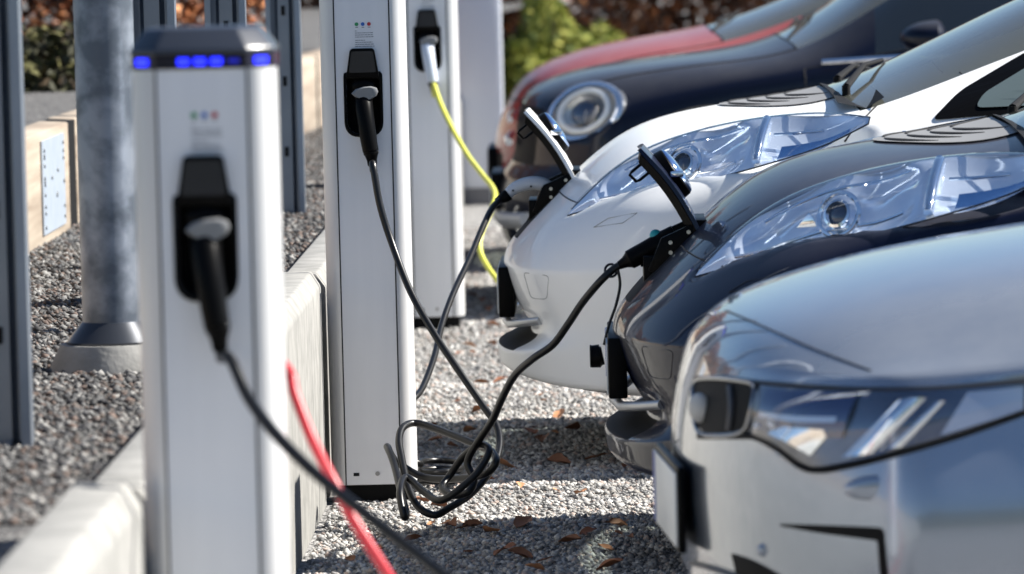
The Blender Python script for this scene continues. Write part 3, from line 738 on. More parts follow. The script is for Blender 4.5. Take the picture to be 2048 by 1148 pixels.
# ---------------------------------------------------------------- electric hatchback (two of them)
def hatchback(X0, Yc, pm, label, holder='plug', name='electric_hatchback'):
    root = thing(name, label, 'car', (X0,Yc,0), 'electric hatchbacks with open charge lids')
    belt = [
     ([(.14,0,.195),(.14,.17,.195),(.16,.42,.195),(.23,.62,.195),(.34,.76,.19)], .80, .19),
     ([(.00,0,.235),(.005,.17,.235),(.04,.42,.23),(.11,.63,.22),(.24,.79,.205)], .83, .21),
     ([(-.005,0,.285),(.0,.17,.285),(.035,.42,.285),(.11,.64,.30),(.25,.80,.32)], .845, .32),
     ([(.12,0,.315),(.12,.17,.315),(.135,.42,.32),(.15,.64,.35),(.26,.815,.37)], .85, .37),
     ([(.055,0,.375),(.055,.17,.375),(.075,.42,.385),(.125,.65,.41),(.265,.83,.43)], .855, .43),
     ([(.018,0,.495),(.022,.17,.495),(.048,.42,.498),(.118,.66,.503),(.27,.845,.508)], .862, .505),
     ([(.022,0,.545),(.032,.17,.55),(.078,.42,.558),(.155,.65,.575),(.31,.835,.59)], .857, .59),
     ([(.175,0,.69),(.178,.165,.69),(.19,.40,.685),(.235,.58,.67),(.37,.80,.675)], .85, .675)]
    cap = [
     [(.285,0,.795),(.287,.17,.793),(.295,.40,.775),(.32,.58,.735),(.46,.825,.715)],
     [(.42,0,.872),(.42,.17,.868),(.425,.41,.848),(.45,.60,.80),(.58,.84,.745)],
     [(.66,0,.905),(.66,.17,.902),(.66,.43,.888),(.67,.64,.845),(.74,.85,.785)],
     [(.885,0,.925),(.885,.17,.922),(.90,.44,.91),(.955,.685,.895),(.98,.85,.835)],
     greenhouse(1.13, 1.035, .665, .985, .85, .868, 1.20, 1.16),
     greenhouse(1.45, 1.185, .63, 1.10, .85, .885, 1.48),
     greenhouse(1.95, 1.385, .585, 1.29, .85, .90),
     greenhouse(2.6, 1.46, .57, 1.385, .85, .92),
     greenhouse(3.3, 1.40, .56, 1.33, .84, .95),
     greenhouse(3.85, 1.15, .56, 1.10, .80, .97),
     [(4.10,0,.95),(4.10,.17,.95),(4.09,.40,.94),(4.05,.58,.93),(3.98,.74,.92)]]
    parts = [('bumper',pm),('hood',pm),('fender',pm),('windshield',WGLASS),('side_window',WGLASS),('roof',pm),('lower_grille',MATTE),('charge_bay',MATTE),('door',pm)]
    def mf(tg):
        k, a, b = tg
        if k == 'belt':
            if a == 2 and b < 2: return 6
            if a == 6 and b < 1: return 7
            if b < 5: return 0
            return 2 if b < 8 else 8 if b < 12 else 2
        if b < 3:
            if a < 4: return 1
            if a < 7: return 3
            if a < 9: return 5
            return 4 if a == 9 else 5
        if a < 4: return 2
        if a in (7,8): return 4
        return 2 if a < 9 else 5
    # headlights, both sides: reflector tray, lens, divider rib, projector
    low = [(.195,.545,.640),(.30,.62,.672),(.43,.705,.708),(.56,.775,.735),(.70,.832,.772),(.84,.858,.815),(.955,.858,.868)]
    upp = [(.205,.535,.655),(.30,.52,.742),(.40,.535,.805),(.53,.575,.850),(.68,.635,.880),(.84,.715,.893),(.96,.845,.884)]
    out = (-.15,.62,.72)
    o_ = np.array(out)/np.linalg.norm(out); e1_ = np.array((1.,0,0)); e1_ -= o_*(e1_@o_); e1_ /= np.linalg.norm(e1_); e2_ = np.cross(o_, e1_)
    lo2 = resamp(catmull(low,6),40); up2 = resamp(catmull(upp,6),40)
    lo2 = np.array([(p@e1_,p@e2_) for p in lo2]); up2 = np.array([(p@e1_,p@e2_) for p in up2])
    def dent(co):
        p = np.array((co.x,abs(co.y),co.z))
        if not (.15 < co.x < 1.0 and abs(co.y) > .4 and co.z > .55): return co
        a_, b_ = p@e1_, p@e2_
        l_ = np.interp(a_, lo2[:,0], lo2[:,1]); u_ = np.interp(a_, up2[:,0], up2[:,1])
        if l_ > u_: l_, u_ = u_, l_
        dd = min(b_-l_, u_-b_, (a_-lo2[0,0])*.6, (lo2[-1,0]-a_)*.6)
        if dd <= -.004: return co
        k = -min(.06, (dd+.004)*1.6)
        return Vector((co.x+o_[0]*k, (abs(co.y)+o_[1]*k)*(1 if co.y > 0 else -1), co.z+o_[2]*k))
    sh = build_shell(root, belt, cap, mf, parts, wheels=[(.93,.30,.345),(3.45,.30,.345)], dent=dent, crease=lambda tg,a: .85 if (tg[0]=='belt' and tg[1]==4 and a==2 and tg[2]<5) else .5 if (tg[0]=='belt' and tg[1] in (0,1) and a==2 and tg[2]<5) else 0)
    seam(sh['hood'], 'shut_line', sh['hood'], .0022, filt=lambda c: c.x < .86)
    for d_ in sh['_door']: seam(d_, 'shut_line', d_, .002)
    for sd_ in (-1,1):
        for wx in (.93,3.45): wheel(root, wx, sd_, .305, .83)
    # interior: dashboard and seats seen through the glass
    MB().box((.95,-.6,.55),(1.35,.6,.90)).build('dashboard', DARKIN, root, local=True, bevel=.04)
    for sy in (-.36,.36):
        m = MB(); m.box((1.9,sy-.24,.35),(2.4,sy+.24,.52)); m.box((2.35,sy-.24,.45),(2.5,sy+.24,1.15)); m.build('car_seat', DARKIN, root, local=True, bevel=.05)
    MB().box((.6,-.7,.2),(4.0,.7,.26)).build('floor_pan', MATTE, root, local=True)
    for sg in (1,-1):
        conv = (lambda rows: [[(p[0],-sg*p[1],p[2]) for p in r] for r in rows])
        lens = lamp_patch(low, upp, .052, out)
        hl = obj('headlight', mesh(*grid(conv(lens)), True), LENS, root, True)
        # chrome tray with stepped, wavy floor
        def wav(u,v): return 1+.0*u
        tray = lamp_patch(low, upp, .012, out, 60, 22)
        for i, r in enumerate(tray):
            u = i/59
            for j in range(len(r)):
                v = j/21; e = min(1,4*v,4*(1-v),6*u,6*(1-u))
                def bowl(c_, w_): q_ = ((u-c_)/w_)**2+((v-.5)/.62)**2; return max(0,1-q_)
                dz = -.010*e-.034*bowl(.27,.17)-.040*bowl(.50,.12)-.030*bowl(.80,.18)+.006*e*math.sin(26*u)*(1 if u < .6 else 0)
                o_ = np.array(out)/np.linalg.norm(out); r[j] = r[j]+o_*(dz)
        obj('reflector', mesh(*grid(conv(tray)), True), REFL, hl, True)
        # gasket along both edges
        ed = [r[0] for r in lens]+[r[-1] for r in lens[::-1]]
        V, Fc = tube_geo([(p[0],-sg*p[1],p[2]) for p in ed], .0022, 6); MB().add(V,Fc).build('gasket', mat('lamp_edge',(.03,.035,.045),.2), hl, smooth=True, local=True)
        # bright divider rib across the lamp
        k = 25; k2 = 26; rib = [(np.array(lens[k][j])*.45+np.array(tray[int(k*59/39)][min(21,int(j*21/11))])*.55) for j in range(1,11)]
        rib2 = [np.array(lens[k+1][j])*.45+np.array(tray[int((k+1)*59/39)][min(21,int(j*21/11))])*.55 for j in range(1,11)]
        V, Fc = tube_geo([(p[0],-sg*p[1],p[2]) for p in catmull([(a+b)/2 for a,b in zip(rib,rib2)],3)], .0115, 10)
        MB().add(V,Fc).build('divider', CHROME, hl, smooth=True, local=True)
        # projector lamp and its fin
        c = np.array((.500,.69,.768)); 
        for q, (dc, rad, mm) in enumerate((((0,0,0),.034,CHROME),)):
            cc = c+np.array(dc); ax = np.array((-.50,.78,.35)); ax /= np.linalg.norm(ax)
            uu = np.cross(ax,(0,0,1)); uu /= np.linalg.norm(uu); vv = np.cross(ax,uu)
            V, Fc = tube_geo([cc-ax*.05,cc-ax*.03,cc,cc+ax*.022,cc+ax*.024],[rad*.7,rad,rad,rad*.92,rad*.75],20,False)
            V = [(p[0],-sg*p[1],p[2]) for p in V]; pj = MB().add(V,Fc).build('projector', mm, hl, smooth=True, local=True)
            V, Fc = dome(cc+ax*.004, uu*rad*.8, vv*rad*.8, ax*rad*.55, 6, 18); V = [(p[0],-sg*p[1],p[2]) for p in V]
            MB().add(V,Fc).build('projector_lens', mat('projector_glass',(.02,.03,.06),.03,coat=1), pj, smooth=True, local=True)
        fin = [(.405,.665,.745),(.432,.68,.778),(.44,.684,.772),(.447,.69,.748)]
        m = MB(); n = 4; V = [(p[0],-sg*(p[1]+.0),p[2]) for p in fin]+[(p[0],-sg*(p[1]+.008),p[2]) for p in fin]
        m.add(V, [(0,1,2,3),(7,6,5,4)]+[(i,(i+1)%4,4+(i+1)%4,4+i) for i in range(4)]); m.build('fin', CHROME, hl, local=True, bevel=.002)
        # moulded chrome bezels inside the lens and a ring round the projector
        def mid(i, v, k_): return np.array(lens[i][int(round(v*11))])*k_+np.array(tray[int(i*59/39)][int(round(v*21))])*(1-k_)
        for nm, v_, i0, i1 in (('bezel',.20,5,24),('bezel',.82,8,24),('bezel',.55,27,36)):
            V, Fc = tube_geo([(p[0],-sg*p[1],p[2]) for p in catmull([mid(i,v_,.35) for i in range(i0,i1,3)],4)], .0042, 8); MB().add(V,Fc).build(nm, CHROME, hl, smooth=True, local=True)
        V, Fc = tube_geo([(p[0],-sg*p[1],p[2]) for p in [c+ax*.012+(uu*math.cos(q)+vv*math.sin(q))*.047 for q in np.linspace(0,2*math.pi,32)]], .006, 8, False); MB().add(V,Fc).build('projector_ring', CHROME, hl, smooth=True, local=True)
        # indicator bowl behind the rib; the mirrored sky's blue is put into its colour
        bl = [[lens[i][j]*.25+np.array(tray[int(i*59/39)][int(j*21/11)])*.75 for j in range(1,5)] for i in range(28,38)]
        obj('indicator_bowl', mesh(*grid(conv(bl)), True), mat('indicator_sky_blue',(.10,.26,.55),.12,.9), hl, True)
    # nose details
    plate_part(root, .004, .372, .482, .25)
    sm_ = mat('white_seam',(.30,.30,.30),.6) if pm is MATS.get('white_paint') else mat('navy_seam',(.012,.014,.02),.5)
    for sg in (1,-1):
        tc_ = rpoly([(.0,.0),(.066,.0),(.060,-.062),(.018,-.066)], .010, 3)
        # towing-eye cover: thin outline standing 1 mm proud on the bumper
        loop = []
        bvh = shell_bvh(sh, ('bumper','fender'))
        for (a, b) in tc_:
            h = bvh.ray_cast(Vector((.078+a,-1.2*sg,.495+b)), Vector((0,sg,0)))
            if h[0] is not None: loop.append(tuple(h[0]+h[1]*.0002))
        if len(loop) > 6:
            V, Fc = tube_geo(loop+[loop[0]], .0011, 5, False); MB().add(V,Fc).build('tow_eye_outline', sm_, root, smooth=True, local=True)
        # headlamp washer cover under the lamp tip
        rh = [(.262,.617),(.30,.640),(.372,.655),(.335,.630)]; q = []
        for (a, b) in rh:
            h = bvh.ray_cast(Vector((a,-1.2*sg,b)), Vector((0,sg,0)))
            if h[0] is not None: q.append(h[0]+h[1]*.0015)
        if len(q) == 4:
            V, Fc = tube_geo([tuple(p) for p in q]+[tuple(q[0])], .0009, 5, False); MB().add(V,Fc).build('washer_cover', sm_, root, smooth=True, local=True)
    # crossbar under the plate
    V, Fc = tube_geo([(.12,-.52,.37),(.075,-.43,.36),(.035,-.25,.345),(.02,0,.34),(.035,.25,.345),(.075,.43,.36),(.12,.52,.37)], .011, 10)
    MB().add(V,Fc).build('grille_bar', mat('silver_bar',(.5,.51,.52),.35,.6), root, smooth=True, local=True)
    # charge bay bracket, hinge and raised lid
    br = MB(); br.prism([(.10,.63),(.175,.60),(.235,.70),(.222,.735),(.195,.728),(.13,.70)], 'y', -.13, -.112); br.prism([(.10,.63),(.175,.60),(.235,.70),(.222,.735),(.195,.728),(.13,.70)], 'y', .112, .13)
    br.box((.09,-.11,.60),(.16,.11,.66)); br.box((.20,-.135,.705),(.232,.135,.738)); b_ = br.build('charge_bracket', BLACK, root, local=True, bevel=.003)
    for (x_, z_) in ((.150,.69),(.150,.668),(.150,.648),(.19,.712),(.205,.70)): MB().cyl((x_,-.129,z_),(x_,-.136,z_),.0045,10).build('bracket_screw', mat('zinc_screw',(.6,.58,.5),.35,.8), b_, smooth=True, local=True)
    for yy in (-.05,.05):
        V, Fc = tube_geo([(.145,yy,.655),(.115,yy,.668)], [.034,.032], 20); MB().add(V,Fc).build('charge_socket', BLACK, b_, smooth=True, local=True)
    hin = np.array((.212,.72)); top = np.array((.093,.898)); ax = top-hin; nn = np.array((ax[1],-ax[0])); nn /= np.linalg.norm(nn)
    def lid_rows(off, shrink=1.0, nu=14, nv=13):
        rows = []
        for i in range(nu):
            u = i/(nu-1); uu = .5+(u-.5)*shrink; hw_ = .150*shrink*(1-.22*uu)*(1-.10*max(0,(uu-.75)*4)**2)
            r = []
            for j in range(nv):
                v = -1+2*j/(nv-1); c_ = hin+ax*uu+nn*(.010*math.sin(math.pi*uu)-.008*v*v*(.3+.7*uu)+off)
                r.append((c_[0], v*hw_, c_[1]))
            rows.append(r)
        return rows
    A = lid_rows(.005); B = lid_rows(-.004); nu, nv = 14, 13
    Va, Fa = grid(A); Vb, Fb = grid(B); k = len(Va)
    bd = [j for j in range(nv)]+[i*nv+nv-1 for i in range(1,nu)]+[(nu-1)*nv+j for j in range(nv-2,-1,-1)]+[i*nv for i in range(nu-2,0,-1)]
    Fc = Fa+[tuple(i+k for i in f[::-1]) for f in Fb]+[(bd[i],bd[i]+k,bd[(i+1)%len(bd)]+k,bd[(i+1)%len(bd)]) for i in range(len(bd))]
    lid = MB().add(Va+Vb,Fc).build('charge_lid', pm, root, smooth=True, local=True)
    C = lid_rows(-.006,.90); D = lid_rows(-.022,.78); V = C[0]; 
    rows = [C, D]; Vc, Fc_ = grid(C); Vd, Fd = grid(D); k = len(Vc)
    Fi = Fc_+[tuple(i+k for i in f[::-1]) for f in Fd]+[(bd[i],bd[i]+k,bd[(i+1)%len(bd)]+k,bd[(i+1)%len(bd)]) for i in range(len(bd))]
    MB().add(Vc+Vd,Fi).build('lid_liner', BLACK, lid, smooth=False, local=True)
    # emblem boss on the outer face
    cm = hin+ax*.58+nn*.014; n3 = np.array((nn[0],0,nn[1])); a3 = np.array((ax[0],0,ax[1])); a3 /= np.linalg.norm(a3)
    c3_ = np.array((cm[0],0,cm[1]))
    V, Fc = tube_geo([c3_-n3*.004,c3_+n3*.014,c3_+n3*.018],[.060,.058,.053],32); bs = MB().add(V,Fc).build('emblem_base', BLACK, lid, smooth=True, local=True)
    V, Fc = dome(c3_+n3*.0165, a3*.056, np.array((0,.056,0)), n3*.012, 6, 28); MB().add(V,Fc).build('emblem', mat('emblem_chrome',(.55,.68,.92),.08,1.0), bs, smooth=True, local=True)
    MB().box((c3_[0]-.001,-.085,c3_[2]-.001),(c3_[0]+.028,.085,c3_[2]+.012)).build('emblem_bar', CHROME, bs, local=True, bevel=.003)
    # latch loop
    l0 = hin+ax*.86-nn*.006; l1 = l0-nn*.052-ax*.02; l2 = l1-ax*.115+nn*.004; l3 = hin+ax*.74-nn*.004
    V, Fc = tube_geo([(p[0],-.045,p[1]) for p in (l0,l0*.15+l1*.85,l1*.92+l2*.08,l1*.1+l2*.9,l2*.85+l3*.15,l3)], .0034, 8); MB().add(V,Fc).build('latch_loop', BLACK, lid, smooth=True, local=True)
    # cowl: louvre panel, wipers
    bh = shell_bvh(sh, ('hood',))
    def drop(x, y, up=.002):
        h = bh.ray_cast(Vector((x,y,2)), Vector((0,0,-1))); return (x,y,(h[0].z if h[0] is not None else .92)+up)
    rows = []
    for i in range(14):
        u = i/13; x_ = .60+.27*u; wv = .30*(math.sin(math.pi*min(1,.12+u*.6)))**.7+.16*u
        rows.append([drop(x_+.03*(abs(v)**2), v*wv, .004) for v in np.linspace(-1,1,13)])
    lp = obj('cowl_panel', mesh(*grid(rows), True), mat('cowl_grey',(.22,.22,.22),.55), root, True)
    for k in range(4):
        x_ = .615+.050*k
        for sg in (-1,1):
            pts = [drop(x_+.012+.10*a*a, sg*(.02+.27*a), .0045) for a in np.linspace(0,1,9)]
            V, Fc = tube_geo(pts, [.001+.0085*math.sin(math.pi*a) for a in np.linspace(.03,.97,9)], 8)
            zz = np.interp([v[0] for v in V], [p[0] for p in pts], [p[2] for p in pts])
            V = [(v[0],v[1],z_+(v[2]-z_)*.35) for v, z_ in zip(V,zz)]
            MB().add(V,Fc).build('louvre', GAP, lp, smooth=True, local=True)
    MB().add(*grid([[(.87+.02*abs(v),v*.62,.945-.03*v*v) for v in np.linspace(-1,1,9)],[(.93+.03*abs(v),v*.66,.93-.03*v*v) for v in np.linspace(-1,1,9)],[(.965+.04*abs(v),v*.68,.958-.03*v*v) for v in np.linspace(-1,1,9)]])).build('cowl_trough', MATTE, root, smooth=True, local=True)
    for a, b in (((.92,-.42,.948),(1.04,.10,1.002)),((.925,.22,.952),(1.03,.60,.965))):
        wp = MB(); V, Fc = tube_geo([a,((a[0]+b[0])/2,(a[1]+b[1])/2,(a[2]+b[2])/2+.022),b], [.010,.007,.005], 8); wp.add(V,Fc); wp.cyl((a[0],a[1],a[2]-.03),(a[0],a[1],a[2]+.004),.011,12)
        wb = wp.build('wiper', MATTE, root, smooth=True, local=True)
    # front quarter window with black frame, pillar seam, door mirror
    for sg in (1,-1):
        def S(x, z, dy):     # on the flank
            best = BV.ray_cast(Vector((x,-1.3*sg,z)), Vector((0,sg,0)))
            if best[0] is None: return (x,-.85*sg,z)
            return (x, best[0].y-dy*sg, z)
        BV = shell_bvh(sh)
        fr = rpoly([(1.115,.872),(1.19,.94),(1.36,1.03),(1.55,1.115),(1.80,1.20),(1.80,.905),(1.40,.888)], [.02,.03,.03,.02,.01,.01,.02], 4)
        gl_ = rpoly([(1.225,.900),(1.25,.935),(1.37,1.000),(1.47,1.045),(1.47,.905)], [.02,.02,.01,.01,.02], 4)
        for nm, lp_, dy, mm in (('window_frame',fr,.006,BLACK),('quarter_glass',gl_,.009,mat('quarter_glass_dark',(.10,.13,.13),.05,coat=1))):
            c_ = np.mean(np.array(lp_), 0); n = len(lp_); V = []; Fc = []
            for q, s_ in enumerate((1,.66,.33)):
                V += [S(c_[0]+(u-c_[0])*s_, c_[1]+(v-c_[1])*s_, dy) for u,v in lp_]
            V.append(S(c_[0],c_[1],dy))
            for q in range(2): Fc += [(q*n+i,q*n+(i+1)%n,(q+1)*n+(i+1)%n,(q+1)*n+i) for i in range(n)]
            Fc += [(2*n+i,2*n+(i+1)%n,3*n) for i in range(n)]
            obj(nm, mesh(V,Fc,False), mm, root, True)
        V, Fc = tube_geo([S(1.20,.985,.0005),S(1.24,.945,.0005)], .002, 5); MB().add(V,Fc).build('pillar_seam', GAP, root, smooth=True, local=True)
        V, Fc = tube_geo([S(.985,.905,.0005),S(.955,.88,.0005),S(.93,.86,.0005),S(.90,.82,.0005)], .003, 5); MB().add(V,Fc).build('fender_seam', GAP, root, smooth=True, local=True)
        mb = MB(); V, Fc = dome((1.62,-sg*.98,.985),(0,sg*.10,0),(0,0,.07),(-.10,0,0),8,20); mb.add(V,Fc); V, Fc = dome((1.62,-sg*.98,.985),(0,sg*.10,0),(0,0,.07),(.02,0,0),3,20); mb.add(V,Fc); mb.cyl((1.60,-sg*.84,.95),(1.60,-sg*.92,.965),.022,10)
        mb.build('door_mirror', pm, root, smooth=True, local=True)
    return root

NAVY = paint('navy_paint', (.002,.005,.022), .0, .4, dust=.11, coat=.5)
WHITE = paint('white_paint', (.84,.845,.835), 0, .4, coat=.35)
navy = hatchback(0.0, 12.5, NAVY, 'dark navy electric hatchback with charge lid raised and black plug inserted')
white = hatchback(-.28, 15.1, WHITE, 'white electric hatchback with charge lid raised and pale grey plug inserted')

# ---------------------------------------------------------------- the other three cars share a builder for the shell
def loop_belt(zs, xs, ts, flank):
    return [([(x, t_, z) for x, t_, z in zip(xr, tr, zr)], ft, fz) for xr, tr, zr, (ft, fz) in zip(xs, ts, zs, flank)]
def std_parts(pm): return [('bumper',pm),('hood',pm),('fender',pm),('windshield',WGLASS),('side_window',mat('tinted_window',(.012,.016,.02),.04,coat=1)),('roof',pm),('lower_grille',MATTE),('door',pm)]
def std_mf(nh, nw, nr, grille_rows=(), gcols=3):
    """nh: hood rows of the cap, nw: windshield rows end, nr: roof rows end"""
    def mf(tg):
        k, a, b = tg
        if k == 'belt':
            if b < 5: return 6 if (a in grille_rows and b < gcols) else 0
            return 2 if b < 5+nh-1 else 7 if b < 5+nr-1 else 2
        if b < 3: return 1 if a < nh else 3 if a < nw else 5 if a < nr else 4
        return 2 if a < nh else 4 if nh < a < nr else 5
    return mf
class Caster:
    """finds the point of a finished shell that a photograph pixel looks at; results in the car's local space"""
    def __init__(s, root, sh, names=None):
        bpy.context.view_layer.update(); s.b = shell_bvh(sh, names); s.inv = root.matrix_world.inverted(); s.cam = s.inv @ Vector((0,0,H))
    def __call__(s, px, py, up=.0):
        d = Vector(_ray(px,py)); d = (s.inv.to_3x3() @ d).normalized(); h = s.b.ray_cast(s.cam, d)
        if h[0] is None: return None
        n = h[1] if h[1].dot(d) < 0 else -h[1]
        return np.array(h[0]+n*up)
    def line(s, pts, up=.0005, n=6):
        q = [s(a,b,up) for a,b in (np.array(p)[:2] for p in catmull([(*p,0) for p in pts], n))]
        return [p for p in q if p is not None]
    def patch(s, lower, upper, up, nu=24, nv=8):
        lo = catmull([(*p,0) for p in lower], 8); hi = catmull([(*p,0) for p in upper], 8); lo = resamp(lo,nu); hi = resamp(hi,nu); rows = []
        for i in range(nu):
            r = []
            for j in range(nv):
                q = lo[i]+(hi[i]-lo[i])*j/(nv-1); u_ = up(i/(nu-1), j/(nv-1)) if callable(up) else up; r.append(s(q[0],q[1],u_))
            if all(p is not None for p in r): rows.append(r)
        return rows
def strip(name, pts, r, m, parent, seg=6):
    V, Fc = tube_geo(pts, r, seg); return MB().add(V,Fc).build(name, m, parent, smooth=True, local=True)
def patch_obj(name, rows, m, parent): return obj(name, mesh(*grid(rows), True), m, parent, True)
def interior(root, x0=1.3):
    MB().box((x0,-.6,.5),(x0+.35,.6,.84)).build('dashboard', DARKIN, root, local=True, bevel=.04)
    for sy in (-.36,.36):
        m = MB(); m.box((x0+.85,sy-.24,.35),(x0+1.3,sy+.24,.5)); m.box((x0+1.25,sy-.24,.42),(x0+1.4,sy+.24,1.1)); m.build('car_seat', DARKIN, root, local=True, bevel=.05)
    MB().box((.6,-.65,.2),(3.8,.65,.26)).build('floor_pan', MATTE, root, local=True)

# ---- silver saloon in the foreground
SILVER = paint('silver_paint', (.31,.355,.425), .75, .24, dust=.28)
sv = thing('silver_saloon', 'silver grey saloon car with kidney grille and wide slim headlights', 'car', (.110,10.0,0)); sv.rotation_euler = (0,0,math.radians(4.0))
ts = [0,.2,.42,.62,.78]
belt = loop_belt(
  [[.175]*5,[.225]*5,[.335,.335,.335,.34,.345],[.44]*5,[.52]*5,[.59,.59,.59,.595,.60],[.640,.640,.640,.640,.642]],
  [[.10,.10,.13,.20,.30],[.02,.025,.05,.11,.22],[.015,.02,.045,.105,.22],[.01,.015,.04,.095,.22],[.018,.022,.045,.10,.225],[.035,.038,.055,.11,.235],[.055,.058,.075,.13,.255]],
  [ts,[0,.2,.42,.63,.80],[0,.2,.42,.645,.825],[0,.2,.42,.645,.82],[0,.2,.42,.635,.80],[0,.2,.42,.625,.782],[0,.2,.42,.615,.77]],
  [(.80,.18),(.85,.225),(.895,.34),(.89,.44),(.868,.52),(.845,.60),(.83,.642)])
cap = [[(.085,0,.690),(.09,.2,.688),(.11,.42,.682),(.16,.60,.672),(.31,.81,.645)],
  [(.17,0,.738),(.17,.2,.736),(.19,.42,.728),(.25,.61,.712),(.38,.83,.648)],
  [(.42,0,.803),(.42,.2,.801),(.43,.42,.790),(.46,.63,.762),(.55,.85,.655)],
  [(.72,0,.838),(.72,.2,.836),(.73,.42,.826),(.75,.64,.800),(.82,.86,.69)],
  [(1.08,0,.895),(1.08,.2,.902),(1.10,.42,.89),(1.14,.66,.86),(1.16,.86,.76)],
  greenhouse(1.5,1.10,.63,1.03,.855,.82), greenhouse(1.95,1.28,.57,1.22,.85,.85), greenhouse(2.6,1.36,.55,1.29,.85,.87), greenhouse(3.2,1.29,.54,1.22,.84,.89), greenhouse(3.8,1.05,.56,1.0,.80,.90),
  [(4.3,0,.90),(4.3,.17,.90),(4.29,.40,.89),(4.25,.58,.88),(4.15,.74,.87)]]
sh = build_shell(sv, belt, cap, std_mf(5,7,9,(0,)), std_parts(SILVER), wheels=[(1.02,.31,.35),(3.6,.31,.35)], crease=lambda tg,a: .55 if (tg[0]=='belt' and tg[1]==5 and a==2) else 0)
for d_ in sh['_door']: seam(d_, 'shut_line', d_, .002)
for sg in (-1,1):
    for wx in (1.02,3.6): wheel(sv, wx, sg, .31, .83)
interior(sv)
ct = Caster(sv, sh)
SLD = mat('lamp_dark', (.13,.15,.19), .14, .85)
lo_ = [(1512,872),(1560,893),(1618,930),(1690,925),(1800,900),(1920,865),(2046,822),(2140,790)]; up_ = [(1528,772),(1600,778),(1700,783),(1800,783),(1900,779),(1980,773),(2046,766),(2140,757)]
lens = ct.patch(lo_, up_, lambda u,v: .006+.014*math.sin(math.pi*v)*math.sin(math.pi*min(1,u+.1))**.5, 40, 10)
base = ct.patch(lo_, up_, .003, 40, 10)
hl = patch_obj('headlight', lens, LENS, sv); patch_obj('lamp_housing', base, SLD, hl)
def blade(px_pts, r, m, up=.009, nm='light_blade'):
    q = ct.line(px_pts, up, 6)
    if len(q) > 2: strip(nm, q, r, m, hl, 10)
for nm, lo2_, up2_ in (('light_blade',[(1688,916),(1716,914),(1748,908)],[(1798,803),(1824,800),(1852,798)]),('light_blade',[(1772,901),(1786,899),(1804,896)],[(1866,808),(1878,806),(1892,804)]),('light_blade',[(1540,868),(1580,884),(1625,912)],[(1560,852),(1610,858),(1668,862)])):
    patch_obj(nm, ct.patch(lo2_, up2_, lambda u,v: .0055+.006*math.sin(math.pi*u), 8, 10), CHROME, hl)
patch_obj('lamp_glass_block', ct.patch([(1522,860),(1600,874),(1688,878)], [(1537,780),(1620,785),(1722,788)], lambda u,v: .005+.006*math.sin(math.pi*v), 12, 8), mat('lamp_blue_glass',(.008,.02,.10),.03,coat=1), hl)
patch_obj('lamp_shelf', ct.patch([(1530,836),(1600,846),(1680,848)], [(1532,826),(1602,834),(1684,836)], .0125, 12, 3), mat('satin_reflector',(.50,.53,.60),.25,.7), hl)
patch_obj('lamp_side_reflector', ct.patch([(1880,872),(1960,848),(2046,822)], [(1935,785),(1990,780),(2046,773)], .0045, 14, 6), mat('satin_reflector',(.50,.53,.60),.25,.7), hl)
for (a, b) in ((1522,853),(1549,847),(1553,852)):
    p = ct(a,b,.008); 
    if p is not None: MB().add(*dome(p,(.006,0,0),(0,0,.006),(0,-.005,0),4,10)).build('led_element', mat('white_lens',(.85,.86,.88),.1), hl, smooth=True, local=True)
strip('lamp_gasket', ct.line([(1400,872),(1470,872),(1512,874),(1555,896),(1618,938),(1700,930),(1800,905),(1920,870),(2046,826),(2140,793)], .001), .0062, MATTE, hl)
strip('lamp_trim', ct.line([(1392,757),(1450,755),(1528,766),(1700,778),(1850,778),(1980,768),(2140,752)], .001), .0045, mat('dark_trim',(.05,.052,.056),.3,.5), hl)
gr = patch_obj('grille', ct.patch([(1392,848),(1420,866),(1470,866),(1500,852)], [(1395,765),(1420,762),(1470,764),(1512,772)], .004, 14, 8), MATTE, sv)
strip('grille_surround', ct.line([(1392,806),(1396,766),(1430,758),(1490,764),(1514,776),(1506,830),(1490,864),(1440,872),(1402,862),(1392,806)], .006), .0042, mat('grille_chrome',(.30,.31,.33),.2,.9), gr)
for a in (1468,):
    q = ct.line([(a,775),(a+3,815),(a-2,860)], .008); strip('grille_slat', q, .0052, mat('slat_dark',(.06,.06,.065),.4), gr)
V = ct(1412,818,.012)
if V is not None: MB().add(*dome(V,(.018,-.010,0),(0,0,.026),(-.004,-.014,0),6,18)).build('grille_sensor', mat('pale_sensor',(.5,.5,.48),.3), gr, smooth=True, local=True)
strip('hood_seam', ct.line([(1452,622),(1478,632),(1560,668),(1640,703),(1742,742)], .0003), .0017, GAP, sv)
p = ct(1745,975,.0)
if p is not None: MB().add(*dome(p,(.046,-.004,.002),(0,0,.020),(0,-.007,0),6,28)).build('washer_cover', SILVER, sv, smooth=True, local=True)
patch_obj('air_curtain', ct.patch([(1562,1052),(1640,1066),(1745,1080),(1768,1085)], [(1560,1048),(1640,1050),(1740,1054),(1764,1056)], .0012, 14, 5), MATTE, sv)
patch_obj('air_curtain_edge', ct.patch([(1755,1080),(1764,1200)], [(1768,1060),(1782,1200)], .0012, 10, 4), MATTE, sv)
patch_obj('lower_intake', ct.patch([(1372,1250),(1450,1250),(1560,1250),(1640,1240)], [(1374,1085),(1420,1095),(1500,1118),(1560,1150)], .002, 16, 8), MATTE, sv)
q = ct.line([(1385,1125),(1440,1140),(1500,1160)], .004); strip('intake_slat', q, .004, mat('slat_dark',(.06,.06,.065),.4), sv)
p = ct(1527,1100,.0)
if p is not None: MB().add(*dome(p,(.011,0,0),(0,0,.011),(0,-.003,0),4,16)).build('parking_sensor', SILVER, sv, smooth=True, local=True)
plate_part(sv, -.010, .312, .440, .23, holder_depth=.018)
